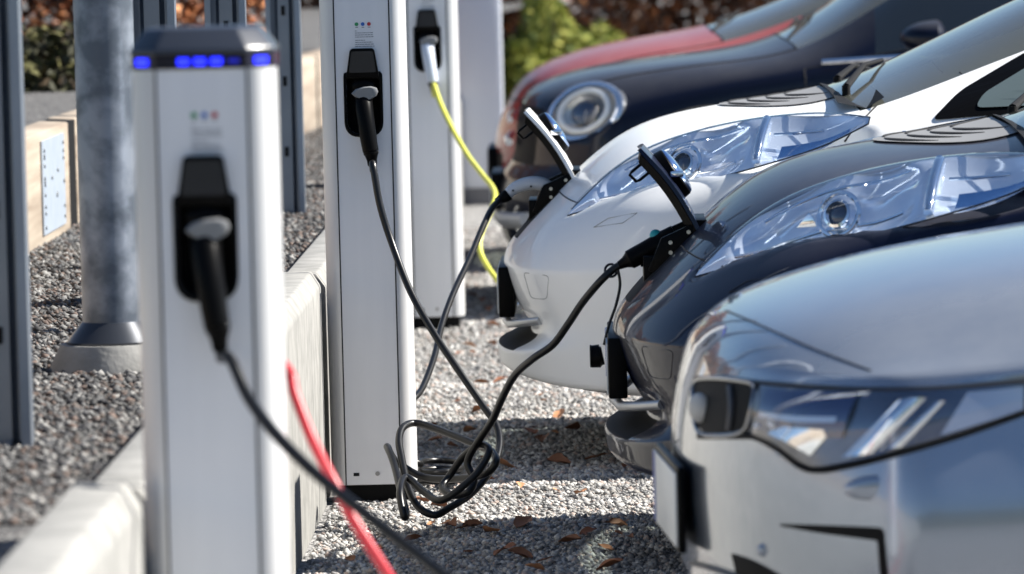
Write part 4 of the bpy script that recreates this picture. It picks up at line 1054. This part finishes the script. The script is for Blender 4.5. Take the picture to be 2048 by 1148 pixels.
for sg in (-1,1):
    mb = MB(); V, Fc = dome((1.45,-sg*.97,.90),(0,sg*.10,0),(0,0,.065),(-.10,0,0),8,20); mb.add(V,Fc); V, Fc = dome((1.45,-sg*.97,.90),(0,sg*.10,0),(0,0,.065),(.02,0,0),3,20); mb.add(V,Fc); mb.cyl((1.43,-sg*.82,.85),(1.43,-sg*.92,.87),.02,10); mb.build('door_mirror', SILVER, sv, smooth=True, local=True)

# ---- dark blue compact car with oval lamps
DBLUE = paint('dark_blue_paint', (.0015,.0035,.014), .0, .4, dust=.09, coat=.45)
mn = thing('compact_car', 'dark blue compact car with large oval chrome-ringed headlights', 'car', (-.37,20.9,0))
ts = [0,.25,.45,.62,.76]
belt = loop_belt(
  [[.18]*5,[.22]*5,[.34]*5,[.475,.475,.475,.47,.47],[.515,.515,.515,.51,.50],[.63]*5,[.745,.745,.743,.735,.70]],
  [[.1,.1,.12,.18,.30],[.005,.01,.035,.10,.22],[-.005,.0,.025,.09,.21],[-.005,.0,.025,.09,.21],[.06,.06,.08,.13,.24],[.065,.07,.085,.14,.25],[.08,.085,.10,.16,.28]],
  [ts,ts,[0,.25,.45,.64,.79],[0,.25,.45,.64,.79],[0,.25,.45,.63,.78],[0,.25,.45,.63,.78],[0,.25,.45,.62,.77]],
  [(.80,.19),(.83,.22),(.86,.34),(.87,.47),(.87,.51),(.87,.63),(.86,.70)])
cap = [[(.15,0,.808),(.155,.25,.806),(.18,.45,.798),(.24,.62,.785),(.38,.80,.735)],
  [(.36,0,.864),(.36,.25,.862),(.37,.45,.854),(.42,.65,.845),(.54,.845,.765)],
  [(.72,0,.898),(.72,.25,.896),(.73,.45,.888),(.75,.68,.882),(.80,.87,.815)],
  [(1.03,0,.928),(1.03,.25,.926),(1.05,.45,.918),(1.10,.72,.90),(1.12,.875,.855)],
  greenhouse(1.33,1.14,.68,1.08,.87,.875), greenhouse(1.65,1.335,.63,1.28,.87,.885), greenhouse(2.2,1.41,.62,1.36,.87,.89), greenhouse(3.0,1.40,.61,1.35,.86,.90), greenhouse(3.6,1.30,.60,1.25,.84,.91),
  [(3.95,0,.92),(3.95,.25,.92),(3.94,.40,.91),(3.91,.58,.90),(3.85,.76,.89)]]
ML = np.array((.319,.766,.718)); MN = np.array((-.50,.78,.36)); MN /= np.linalg.norm(MN)
MU = np.array((.86,.42,.16)); MU -= MN*(MU@MN); MU /= np.linalg.norm(MU); MV = np.cross(MN,MU)
def mdent(co):
    d = np.array((co.x,abs(co.y),co.z))-ML; q = ((d@MU)/.138)**2+((d@MV)/.098)**2
    if q > 1 or abs(d@MN) > .15: return co
    k = -.075*min(1,(1-q)*3)
    return Vector((co.x+MN[0]*k,(abs(co.y)+MN[1]*k)*(1 if co.y > 0 else -1),co.z+MN[2]*k))
sh = build_shell(mn, belt, cap, std_mf(4,6,8,(4,5),3), std_parts(DBLUE), wheels=[(.78,.32,.37),(3.3,.32,.37)], dent=mdent)
for h_ in sh['_hood']: seam(h_, 'shut_line', h_, .003, filt=lambda c: c.x > .2)
for d_ in sh['_door']: seam(d_, 'shut_line', d_, .002)
for sg in (-1,1):
    for wx in (.78,3.3):
        wheel(mn, wx, sg, .32, .85)
        strip('arch_trim', [(wx+.385*math.cos(a),-sg*(.868),.32+.385*math.sin(a)) for a in np.linspace(-.15,math.pi+.15,40)], .028, mat('trim_black',(.02,.02,.021),.6), mn, 8)
interior(mn, 1.2)
ct = Caster(mn, sh)
for sg in (1,-1):
    n3 = MN; CLAMP = ML
    c = CLAMP - n3*.012
    u3 = np.array((.86,.42,.16)); u3 -= n3*(u3@n3); u3 /= np.linalg.norm(u3); v3 = np.cross(n3,u3); 
    if v3[2] < 0: v3 = -v3
    def M3(V): return [(p[0],-sg*p[1],p[2]) for p in V]
    V, Fc = dome(c-n3*.02, u3*.148, v3*.112, n3*.034, 4, 40); 
    V, Fc = tube_geo([c-n3*.05,c+n3*.006,c+n3*.012,c+n3*.0125],[1,1,.95,.84],40,False)
    V = [c+(( (np.array(p)-c)@u3)*.158)*u3+(((np.array(p)-c)@v3)*.112)*v3+(((np.array(p)-c)@n3))*n3 for p in V]
    hl = MB().add(M3(V),Fc).build('headlight', mat('lamp_chrome_ring',(.80,.84,.90),.12,.9), mn, smooth=True, local=True)
    V, Fc = dome(c+n3*.002, u3*.134, v3*.095, -n3*.055, 8, 36); MB().add(M3(V),Fc).build('reflector', mat('satin_bowl',(.75,.74,.72),.22,.6), hl, smooth=True, local=True)
    V = [c+n3*.012+math.cos(a)*u3*.098+math.sin(a)*v3*.075 for a in np.linspace(0,2*math.pi,40)]; V, Fc = tube_geo(V,.011,10,False); MB().add(M3(V),Fc).build('light_ring', mat('light_ring_white',(.8,.8,.78),.3), hl, smooth=True, local=True)
    V, Fc = dome(c-n3*.010-u3*.008, u3*.058, v3*.050, n3*.030, 6, 24); MB().add(M3(V),Fc).build('projector', mat('projector_glass',(.02,.03,.06)), hl, smooth=True, local=True)
    V, Fc = dome(c+n3*.004, u3*.140, v3*.098, n3*.040, 8, 40); MB().add(M3(V),Fc).build('lamp_lens', LENS, hl, smooth=True, local=True)
    # round lower lamp in the bumper
    c2v = np.array((.10,.60,.33)); V = [c2v+(0 if a is None else 1)*np.array((.05*math.sin(a)*.6,.05*math.sin(a),.055*math.cos(a))) for a in np.linspace(0,2*math.pi,24)]
    V, Fc = tube_geo(V,.012,8,False); fg = MB().add(M3(V),Fc).build('fog_lamp', CHROME, mn, smooth=True, local=True)
    V, Fc = dome(c2v,(.03,.045,0),(0,0,.05),(-.02,.015,0),5,20); MB().add(M3(V),Fc).build('fog_lens', MATTE, fg, smooth=True, local=True)
    mb = MB(); V, Fc = dome((1.56,.98,.952),(0,.11,0),(0,0,.062),(-.13,0,0),8,24); mb.add(M3(V),Fc); V, Fc = dome((1.56,.98,.952),(0,.11,0),(0,0,.062),(.03,0,0),3,24); mb.add(M3(V),Fc)
    V, Fc = tube_geo([(1.52,.85,.90),(1.52,.92,.915)],.025,10); mb.add(M3(V),Fc); mb.build('door_mirror', DBLUE, mn, smooth=True, local=True)
    strip('belt_trim', [(1.16,-sg*.872,.872),(1.5,-sg*.880,.885),(2.2,-sg*.882,.892),(3.2,-sg*.872,.902)], .010, CHROME, mn, 8)
strip('grille_bar', [(.045,-.40,.60),(.035,0,.60),(.045,.40,.60)], .014, CHROME, mn, 8); strip('grille_bar', [(.05,-.40,.68),(.045,0,.68),(.05,.40,.68)], .012, CHROME, mn, 8)
plate_part(mn, -.03, .36, .47, .26)
strip('bumper_trim', [(.11,-.68,.33),(.03,-.45,.32),(.0,0,.32),(.03,.45,.32),(.11,.68,.33)], .03, mat('pale_bumper_trim',(.45,.46,.47),.4), mn, 10)
for a, b in (((1.06,-.45,.945),(1.2,.1,1.03)),((1.06,.2,.945),(1.18,.62,.99))): strip('wiper', [a,((a[0]+b[0])/2,(a[1]+b[1])/2,(a[2]+b[2])/2+.03),b], .009, MATTE, mn, 8)

# ---- red car behind it
RED = paint('red_paint', (.26,.010,.016), .0, .35, dust=.24, coat=.45)
rd = thing('red_car', 'dark red car parked behind the dark blue compact', 'car', (-.43,23.5,0))
ts = [0,.22,.44,.62,.77]
belt = loop_belt(
  [[.18]*5,[.225]*5,[.34]*5,[.46]*5,[.545]*5,[.61,.61,.61,.61,.62],[.665,.665,.665,.66,.66]],
  [[.10,.10,.13,.20,.32],[.005,.01,.04,.11,.25],[-.005,.0,.03,.10,.24],[-.005,.0,.03,.10,.24],[.01,.015,.045,.11,.25],[.035,.04,.06,.13,.27],[.06,.065,.085,.16,.30]],
  [ts,ts,ts,ts,ts,ts,ts],
  [(.80,.18),(.83,.225),(.85,.34),(.86,.46),(.86,.545),(.855,.62),(.84,.66)])
cap = [[(.12,0,.762),(.125,.22,.761),(.15,.44,.755),(.22,.60,.735),(.38,.81,.70)],
  [(.28,0,.840),(.28,.22,.838),(.30,.44,.828),(.37,.62,.80),(.50,.84,.73)],
  [(.56,0,.902),(.56,.22,.90),(.57,.44,.89),(.63,.64,.86),(.72,.855,.77)],
  [(.88,0,.935),(.88,.22,.933),(.90,.44,.92),(.95,.66,.89),(1.0,.86,.81)],
  greenhouse(1.20,1.045,.65,.99,.855,.83), greenhouse(1.7,1.27,.60,1.20,.855,.86), greenhouse(2.3,1.38,.58,1.31,.85,.88), greenhouse(3.1,1.34,.57,1.27,.84,.90), greenhouse(3.7,1.10,.57,1.05,.80,.92),
  [(4.0,0,.92),(4.0,.17,.92),(3.99,.40,.91),(3.95,.58,.90),(3.86,.74,.89)]]
sh = build_shell(rd, belt, cap, std_mf(4,6,8,(0,2),2), std_parts(RED), wheels=[(.88,.31,.35),(3.4,.31,.35)])
for h_ in sh['_hood']: seam(h_, 'shut_line', h_, .003)
for d_ in sh['_door']: seam(d_, 'shut_line', d_, .002)
for sg in (-1,1):
    for wx in (.88,3.4): wheel(rd, wx, sg, .31, .83)
    low_ = [(.10,.50,.60),(.20,.66,.61),(.34,.80,.63),(.50,.845,.66)]; upp_ = [(.11,.48,.66),(.22,.60,.70),(.36,.74,.715),(.52,.835,.705)]
    rows = lamp_patch(low_, upp_, .03, (-.4,.75,.4), 20, 8)
    h_ = obj('headlight', mesh(*grid([[(p[0],-sg*p[1],p[2]) for p in r] for r in rows]), True), LENS, rd, True)
    rows = lamp_patch(low_, upp_, .018, (-.4,.75,.4), 20, 8); obj('reflector', mesh(*grid([[(p[0],-sg*p[1],p[2]) for p in r] for r in rows]), True), REFL, h_, True)
    mb = MB(); V, Fc = dome((1.45,-sg*.97,.92),(0,sg*.10,0),(0,0,.06),(-.10,0,0),8,20); mb.add(V,Fc); V, Fc = dome((1.45,-sg*.97,.92),(0,sg*.10,0),(0,0,.06),(.02,0,0),3,20); mb.add(V,Fc); mb.cyl((1.43,-sg*.82,.87),(1.43,-sg*.92,.89),.02,10); mb.build('door_mirror', RED, rd, smooth=True, local=True)
interior(rd, 1.05)
plate_part(rd, -.03, .35, .46, .26)
for a, b in (((.90,-.45,.925),(1.02,.1,.985)),((.90,.2,.925),(1.02,.62,.96))): strip('wiper', [a,((a[0]+b[0])/2,(a[1]+b[1])/2,(a[2]+b[2])/2+.025),b], .009, MATTE, rd, 8)
for yy in (-.3,.3): MB().add(*dome((.66,yy,.872),(.014,0,0),(0,.02,0),(0,0,.012),4,12)).build('washer_jet', MATTE, rd, smooth=True, local=True)

# ================================================================== CABLES AND CONNECTORS AT THE CARS
YN = 12.5-.05      # plane of the navy car's charge socket
t = thing('charging_cable', 'black charging cable knotted on the gravel, running to the navy hatchback', 'cable', (CXX,13.6,.3))
e2 = plug_at(t, CXX, 13.7, zc2, BLACK)
cr = .0087
coil = [e2, P(746,330,13.62), P(760,410,13.6), P(785,490,13.58), P(822,585,13.5), P(870,670,13.42), P(920,745,13.35), P(965,810,13.3), P(992,850,13.26), P(999,890,13.2),
 P(985,935,13.12), P(945,985,13.05), P(900,1015,12.98), P(868,1030,12.95), P(835,1012,12.97), P(815,970,13.02), P(803,915,13.1), P(798,880,13.15), P(806,855,13.2), P(830,846,13.24), P(870,857,13.2), P(930,880,13.1), P(965,895,13.04), P(985,905,12.98), P(992,925,12.93), P(970,948,12.95), P(920,957,13.05), P(860,957,13.14), P(826,945,13.16), P(790,920,13.18), P(775,895,13.2), P(778,900,13.14), P(790,935,13.06), P(802,985,12.96), P(812,1025,12.90), P(808,1032,12.86), P(800,985,12.9), P(812,955,12.98), P(850,985,12.92), P(885,1000,12.85), P(940,960,12.85), P(965,930,12.86), P(978,900,12.88), P(960,890,12.94), P(930,910,13.0), P(900,950,13.02), P(885,975,12.99), P(905,990,12.93), P(935,985,12.9), P(948,960,12.92), P(935,925,12.94), P(955,885,12.92), P(985,840,12.85), P(1005,795,12.78), P(1030,750,12.7), P(1065,718,12.62), P(1105,690,12.57), P(1135,650,12.53), P(1165,605,12.5), P(1200,563,YN), P(1225,540,YN), P(1240,530,YN)]
fixed = [e2]
for q in coil[1:]: fixed.append((q[0], q[1], max(q[2], .0115)))
cable(t, fixed, BCAB, cr, 8)
a, b = np.array(P(1238,531,YN)), np.array(P(1352,470,YN)); d = b-a
con = MB(); con.tube([a, a+d*.10, a+d*.16, a+d*.19, a+d*.5, a+d*.8, a+d*1.0], [.0092,.0125,.017,.0215,.0225,.0245,.0235], 18); con.build('connector', BLACK, t, smooth=True)
nrm = np.array((-d[2],0,d[0])); nrm /= np.linalg.norm(nrm)
MB().add(*dome(a+d*.72+nrm*.018, d*.10, np.array((0,.012,0)), nrm*.016, 5, 16)).build('release_button', mat('teal_button',(.02,.33,.36),.35), t, smooth=True)
MB().tube([a+d*.3-nrm*.02, a+d*.55-nrm*.030, a+d*.9-nrm*.026], [.006,.010,.012], 10).build('trigger', BLACK, t, smooth=True)
sc = np.array(P(1222,541,YN)); V = [sc+np.array((.0,0,0))+.016*(math.cos(q)*np.array((.35,.5,.75))+math.sin(q)*np.array((-.75,.3,.35))) for q in np.linspace(0,2*math.pi,24)]
MB().tube(V, .0028, 8, False).build('strap_ring', RUBBER, t, smooth=True)
cable(t, [P(1236,540,YN-.012),P(1240,570,YN-.015),P(1232,610,YN-.02),P(1218,650,YN-.025),P(1208,690,YN-.03)], RUBBER, .0032, 6, 'strap')
cp = np.array(P(1194,712,YN-.03)); cpo = MB(); cpo.tube([cp+(-.013,0,-.001),cp+(.006,0,0),cp+(.008,0,0),cp+(.013,0,.001)], [.0245,.0255,.021,.020], 22)
cpo = cpo.build('dust_cap', BLACK, t, smooth=True)
V = [cp+np.array((.0,.0,.0))+np.array((-.0135,.023*math.cos(q),.023*math.sin(q))) for q in np.linspace(0,2*math.pi,28)]; MB().tube(V,.0022,6,False).build('cap_rim', BLACK, cpo, smooth=True)

YW = 15.1-.05
t = thing('charging_cable', 'black charging cable with pale grey curved grip plugged into the white hatchback', 'cable', (-.2,14.8,.6))
path = [P(1003,398,YW), P(985,415,15.0), P(965,455,14.9), P(940,515,14.75), P(905,590,14.55), P(882,655,14.4), P(868,715,14.25), P(845,775,14.1), P(825,800,14.02), P(800,830,14.0), (CXX+.06,13.99,.10), (CXX+.10,13.98,.03), P(850,905,14.05)]
lps = []
for k in range(40): 
    q = k/40*2*math.pi*2.6; lps.append((CXX+.155+.055*math.cos(q), 14.02+.10*math.sin(q), .012+.055*k/40))
path2 = [(p[0],p[1],max(p[2],.012)) for p in path[:-1]]+lps[1:]+[(CXX+.05,13.96,.12),(CXX+.02,13.93,.5),(CXX,13.90,.80)]
cable(t, path2, BCAB, .0082, 6)
MB().cyl((CXX,13.90,.80),(CXX,13.86,.86),.018,14,.022).build('plug', BLACK, t, smooth=True)
grip = [P(1012,392,YW),P(1030,376,YW),P(1058,367,YW),P(1085,369,YW),P(1104,382,YW),P(1112,400,YW)]
MB().tube(catmull(grip,6), [.0125+.006*math.sin(math.pi*k/30) for k in range(31)], 16).build('grip', mat('pale_grip',(.55,.58,.62),.35), t, smooth=True)
MB().tube([P(992,404,YW),P(1004,397,YW),P(1014,391,YW),P(1018,388,YW)], [.009,.014,.017,.0155], 14).build('strain_relief', BLACK, t, smooth=True)
MB().tube(catmull([P(1100,398,YW),P(1075,420,YW),P(1058,445,YW),P(1046,468,YW)],5), [.013-.0005*k for k in range(16)], 12).build('lower_grip', BLACK, t, smooth=True)
MB().tube([P(1095,385,YW),P(1130,375,YW)], [.024,.027], 18).build('connector', BLACK, t, smooth=True)
m = MB()
for q in ((1026,381),(1062,373)): p = np.array(P(*q,YW-.0165)); MB().cyl(p,p+(0,-.003,0),.0028,8).build('grip_screw', MATTE, t, smooth=True)

t = thing('charging_cable', 'yellow charging cable with white plug grip hanging from the farther charger', 'cable', (CXX,19.4,.8))
WGRIP = mat('white_grip', (.62,.68,.78), .35)
e3 = plug_at(t, CXX-.015, 19.5, zc3, WGRIP)
cable(t, [e3, P(868,170,19.38), P(880,205,19.3), P(905,258,19.1), P(935,310,18.9), P(965,350,18.6), P(985,375,18.4), P(990,395,18.2), P(980,425,18.1), P(963,465,18.0), P(959,495,17.95), P(970,525,17.9), P(1000,565,17.8), P(1050,600,17.75), (.05,17.8,.05), (.25,18.0,.012), (.7,18.6,.012), (1.3,19.3,.012)], YCAB, .0090, 8)

# ================================================================== HEDGES, BUSH, LEAVES
def leaf_cloud(n, fn, size, seedv):
    """n small folded leaves; fn(rng) -> positions"""
    r_ = np.random.default_rng(seedv); pos = fn(r_, n); n = len(pos)
    base = np.array([(-.5,0,0),(0,-.28,.05),(.5,0,0),(0,.28,.05)]); 
    A = r_.normal(size=(n,3)); A /= np.linalg.norm(A,axis=1)[:,None]; B = r_.normal(size=(n,3)); B -= A*(A*B).sum(1)[:,None]; B /= np.linalg.norm(B,axis=1)[:,None]; C = np.cross(A,B)
    s_ = size*(.6+.8*r_.random(n))
    W = pos[:,None,:]+s_[:,None,None]*(base[None,:,0,None]*A[:,None]+base[None,:,1,None]*B[:,None]+base[None,:,2,None]*C[:,None]*2)
    W = W.reshape(-1,3); k = np.arange(n)*4; Fa = np.stack([k,k+1,k+2,k,k+2,k+3],1).reshape(-1,3)
    me = bpy.data.meshes.new('leaves'); me.vertices.add(len(W)); me.vertices.foreach_set('co', W.ravel())
    me.loops.add(Fa.size); me.loops.foreach_set('vertex_index', Fa.ravel().astype(np.int32)); me.polygons.add(len(Fa)); me.polygons.foreach_set('loop_start', np.arange(0,Fa.size,3,dtype=np.int32))
    me.update(calc_edges=True); return me
BEECH = stone_mat('beech_leaf', [(.26,.085,.03),(.40,.13,.04),(.12,.05,.03),(.52,.22,.09),(.30,.10,.035),(.16,.065,.035),(.55,.27,.14),(.07,.04,.025)])
GREENL = stone_mat('bush_leaf', [(.24,.27,.04),(.36,.37,.07),(.16,.20,.035),(.44,.42,.09),(.28,.30,.05),(.10,.14,.03)])
BARK = mat('dark_bark', (.05,.038,.03), .9)
def hedge(name, label, a, b, z0, h, depth, n, leaf_m, size, seedv, cat='hedge'):
    a, b = np.array(a,float), np.array(b,float); mid = (a+b)/2; L_ = np.linalg.norm(b-a); d = (b-a)/L_; nn = np.array((-d[1],d[0]))
    t = thing(name, label, cat, (mid[0],mid[1],z0))
    def fn(r_, n_):
        s1 = r_.random(n_); s2 = r_.normal(0,.34,n_); hz = r_.random(n_)**.85
        p = a[None]+d[None]*(s1*L_)[:,None]+nn[None]*(s2*depth*(1+.25*np.sin(s1*L_*3)))[:,None]
        z_ = z0+.04+hz*h*(1+.08*np.sin(s1*L_*2.3+1)+.05*np.sin(s1*L_*7.1))
        keep = np.sin(s1*L_*5.3+hz*9)+np.sin(s1*L_*2.1-hz*6+2) > -1.25+.5*r_.random(n_)
        return np.stack([p[:,0],p[:,1],z_],1)[keep]
    o = obj('foliage', leaf_cloud(n, fn, size, seedv), leaf_m, t); o['kind'] = 'stuff'
    r_ = random.Random(seedv)
    for k in range(int(L_*2.2)):
        p = a+d*(k+.5)/2.2+nn*r_.uniform(-.15,.15); V = [(p[0],p[1],z0-.02),(p[0]+r_.uniform(-.08,.08),p[1]+r_.uniform(-.08,.08),z0+h*.5),(p[0]+r_.uniform(-.2,.2),p[1]+r_.uniform(-.1,.1),z0+h*.95)]
        MB().tube(V,[.028,.02,.006],7).build('stem', BARK, t, smooth=True)
    return t
hedge('beech_hedge', 'brown leaved beech hedge standing on the upper path behind the posts', (-7.5,22.6), (-1.55,27.5), TERZ, 2.0, .7, 60000, BEECH, .07, 11)
hedge('beech_hedge', 'brown leaved beech hedge across the far end beyond the red car', (-3.0,43.0), (7.5,43.0), 0, 2.4, .9, 90000, BEECH, .085, 12)
def bush(name, label, c, rad, n, leaf_m, size, seedv):
    t = thing(name, label, 'bush', c)
    def fn(r_, n_):
        d = r_.normal(size=(n_,3)); d /= np.linalg.norm(d,axis=1)[:,None]; d[:,2] = np.abs(d[:,2])
        rr_ = (.55+.45*r_.random(n_)**.6)*(1+.18*np.sin(d[:,0]*5+seedv)+.15*np.sin(d[:,2]*7+d[:,0]*4))
        return np.array(c)[None]+d*rr_[:,None]*np.array(rad)[None]
    o = obj('foliage', leaf_cloud(n, fn, size, seedv), leaf_m, t); o['kind'] = 'stuff'
    r_ = random.Random(seedv)
    for k in range(7):
        q = r_.uniform(0,6.28); MB().tube([tuple(np.array(c)+(0,0,-.01)),tuple(np.array(c)+np.array((math.cos(q)*rad[0]*.4,math.sin(q)*rad[1]*.4,rad[2]*.5))),tuple(np.array(c)+np.array((math.cos(q)*rad[0]*.7,math.sin(q)*rad[1]*.7,rad[2]*.85)))],[.02,.013,.004],6).build('stem', BARK, t, smooth=True)
    return t
x_, _, _ = P(1085,150,38.0)
bush('green_bush', 'yellow green leafy bush between the cabinet and the beech hedge', (x_,38.0,0), (.42,.45,.86), 9000, GREENL, .055, 21)
x_, _, _ = P(1215,150,39.0)
bush('green_bush', 'smaller olive green bush at the foot of the beech hedge', (x_,39.5,0), (.40,.4,.62), 5000, GREENL, .05, 22)
x_, _, _ = P(90,100,22.0)
bush('green_bush', 'low dark olive bush in front of the hedge behind the round pole', (x_,22.2,TERZ), (.16,.3,.26), 900, stone_mat('olive_leaf', [(.05,.05,.015),(.09,.085,.02),(.03,.03,.012),(.07,.045,.02)]), .05, 23)

# fallen leaves on the lot: curled brown blades
LEAFB = [mat('dry_leaf_a',(.26,.10,.045),.7,noise=(40,(.16,.06,.03),.2)), mat('dry_leaf_b',(.34,.15,.07),.7,noise=(40,(.22,.09,.04),.2)), mat('dry_leaf_c',(.20,.085,.04),.7), mat('dry_leaf_d',(.50,.24,.12),.7)]
def leaf_mesh(sd_):
    r_ = random.Random(sd_); out = [(0,0)]; n = 9; rows = []
    c1_, c2_ = r_.uniform(.2,.8), r_.uniform(-.5,.9)
    for i in range(n):
        u = i/(n-1); w_ = .30*math.sin(math.pi*u**.8)*(1+.12*math.sin(17*u+sd_)); r = []
        for j in range(5):
            v = -1+2*j/4; r.append((u-.5, v*w_, .18*c1_*math.sin(math.pi*u)*0+.28*c1_*v*v*math.sin(math.pi*u)+.22*c2_*(u-.5)**2+.03*math.sin(9*u+5*v+sd_)))
        rows.append(r)
    return mesh(*grid(rows), True)
LM = []
for k in range(8):
    me = leaf_mesh(k); me.materials.append(LEAFB[k%4]); LM.append(me)
spots = [(985,688),(995,702),(962,766),(1120,828),(1060,862),(1125,920),(1118,924),(1040,970),(905,1050),(925,1056),(945,1052),(890,1047),(1015,1096),(1000,1104),(1040,1110),(1070,1135),(1220,1132),(1212,1096),(825,1080),(864,1047),(1176,1063),(960,820),(1085,880),(940,860),(1145,858),(1190,915),(1140,1083),(1010,930),(880,1010),(1048,1046),(985,650),(940,690),(960,600),(945,590),(975,620),(930,575),(1000,760),(870,880),(905,892),(1160,985),(845,1002),(1090,1120),(1235,1050),(985,1062),(752,1100),(700,1120)]
rl = random.Random(4)
for _ in range(26): spots.append((rl.uniform(840,1290), rl.uniform(655,1140)))
for k, (a, b) in enumerate(spots):
    o = bpy.data.objects.new('fallen_leaf', LM[k%8]); COL.objects.link(o); g = G(a,b,.012)
    sc_ = rl.uniform(.036,.07) if k < 46 else rl.uniform(.018,.034); o.scale = (sc_,sc_,sc_); o.location = (g[0],g[1],.013); o.rotation_euler = (rl.uniform(-.5,.5),rl.uniform(-.35,.35),rl.uniform(0,6.28))
    tag(o, 'dry curled brown leaf lying on the grey gravel', 'leaf', 'fallen leaves on the gravel')
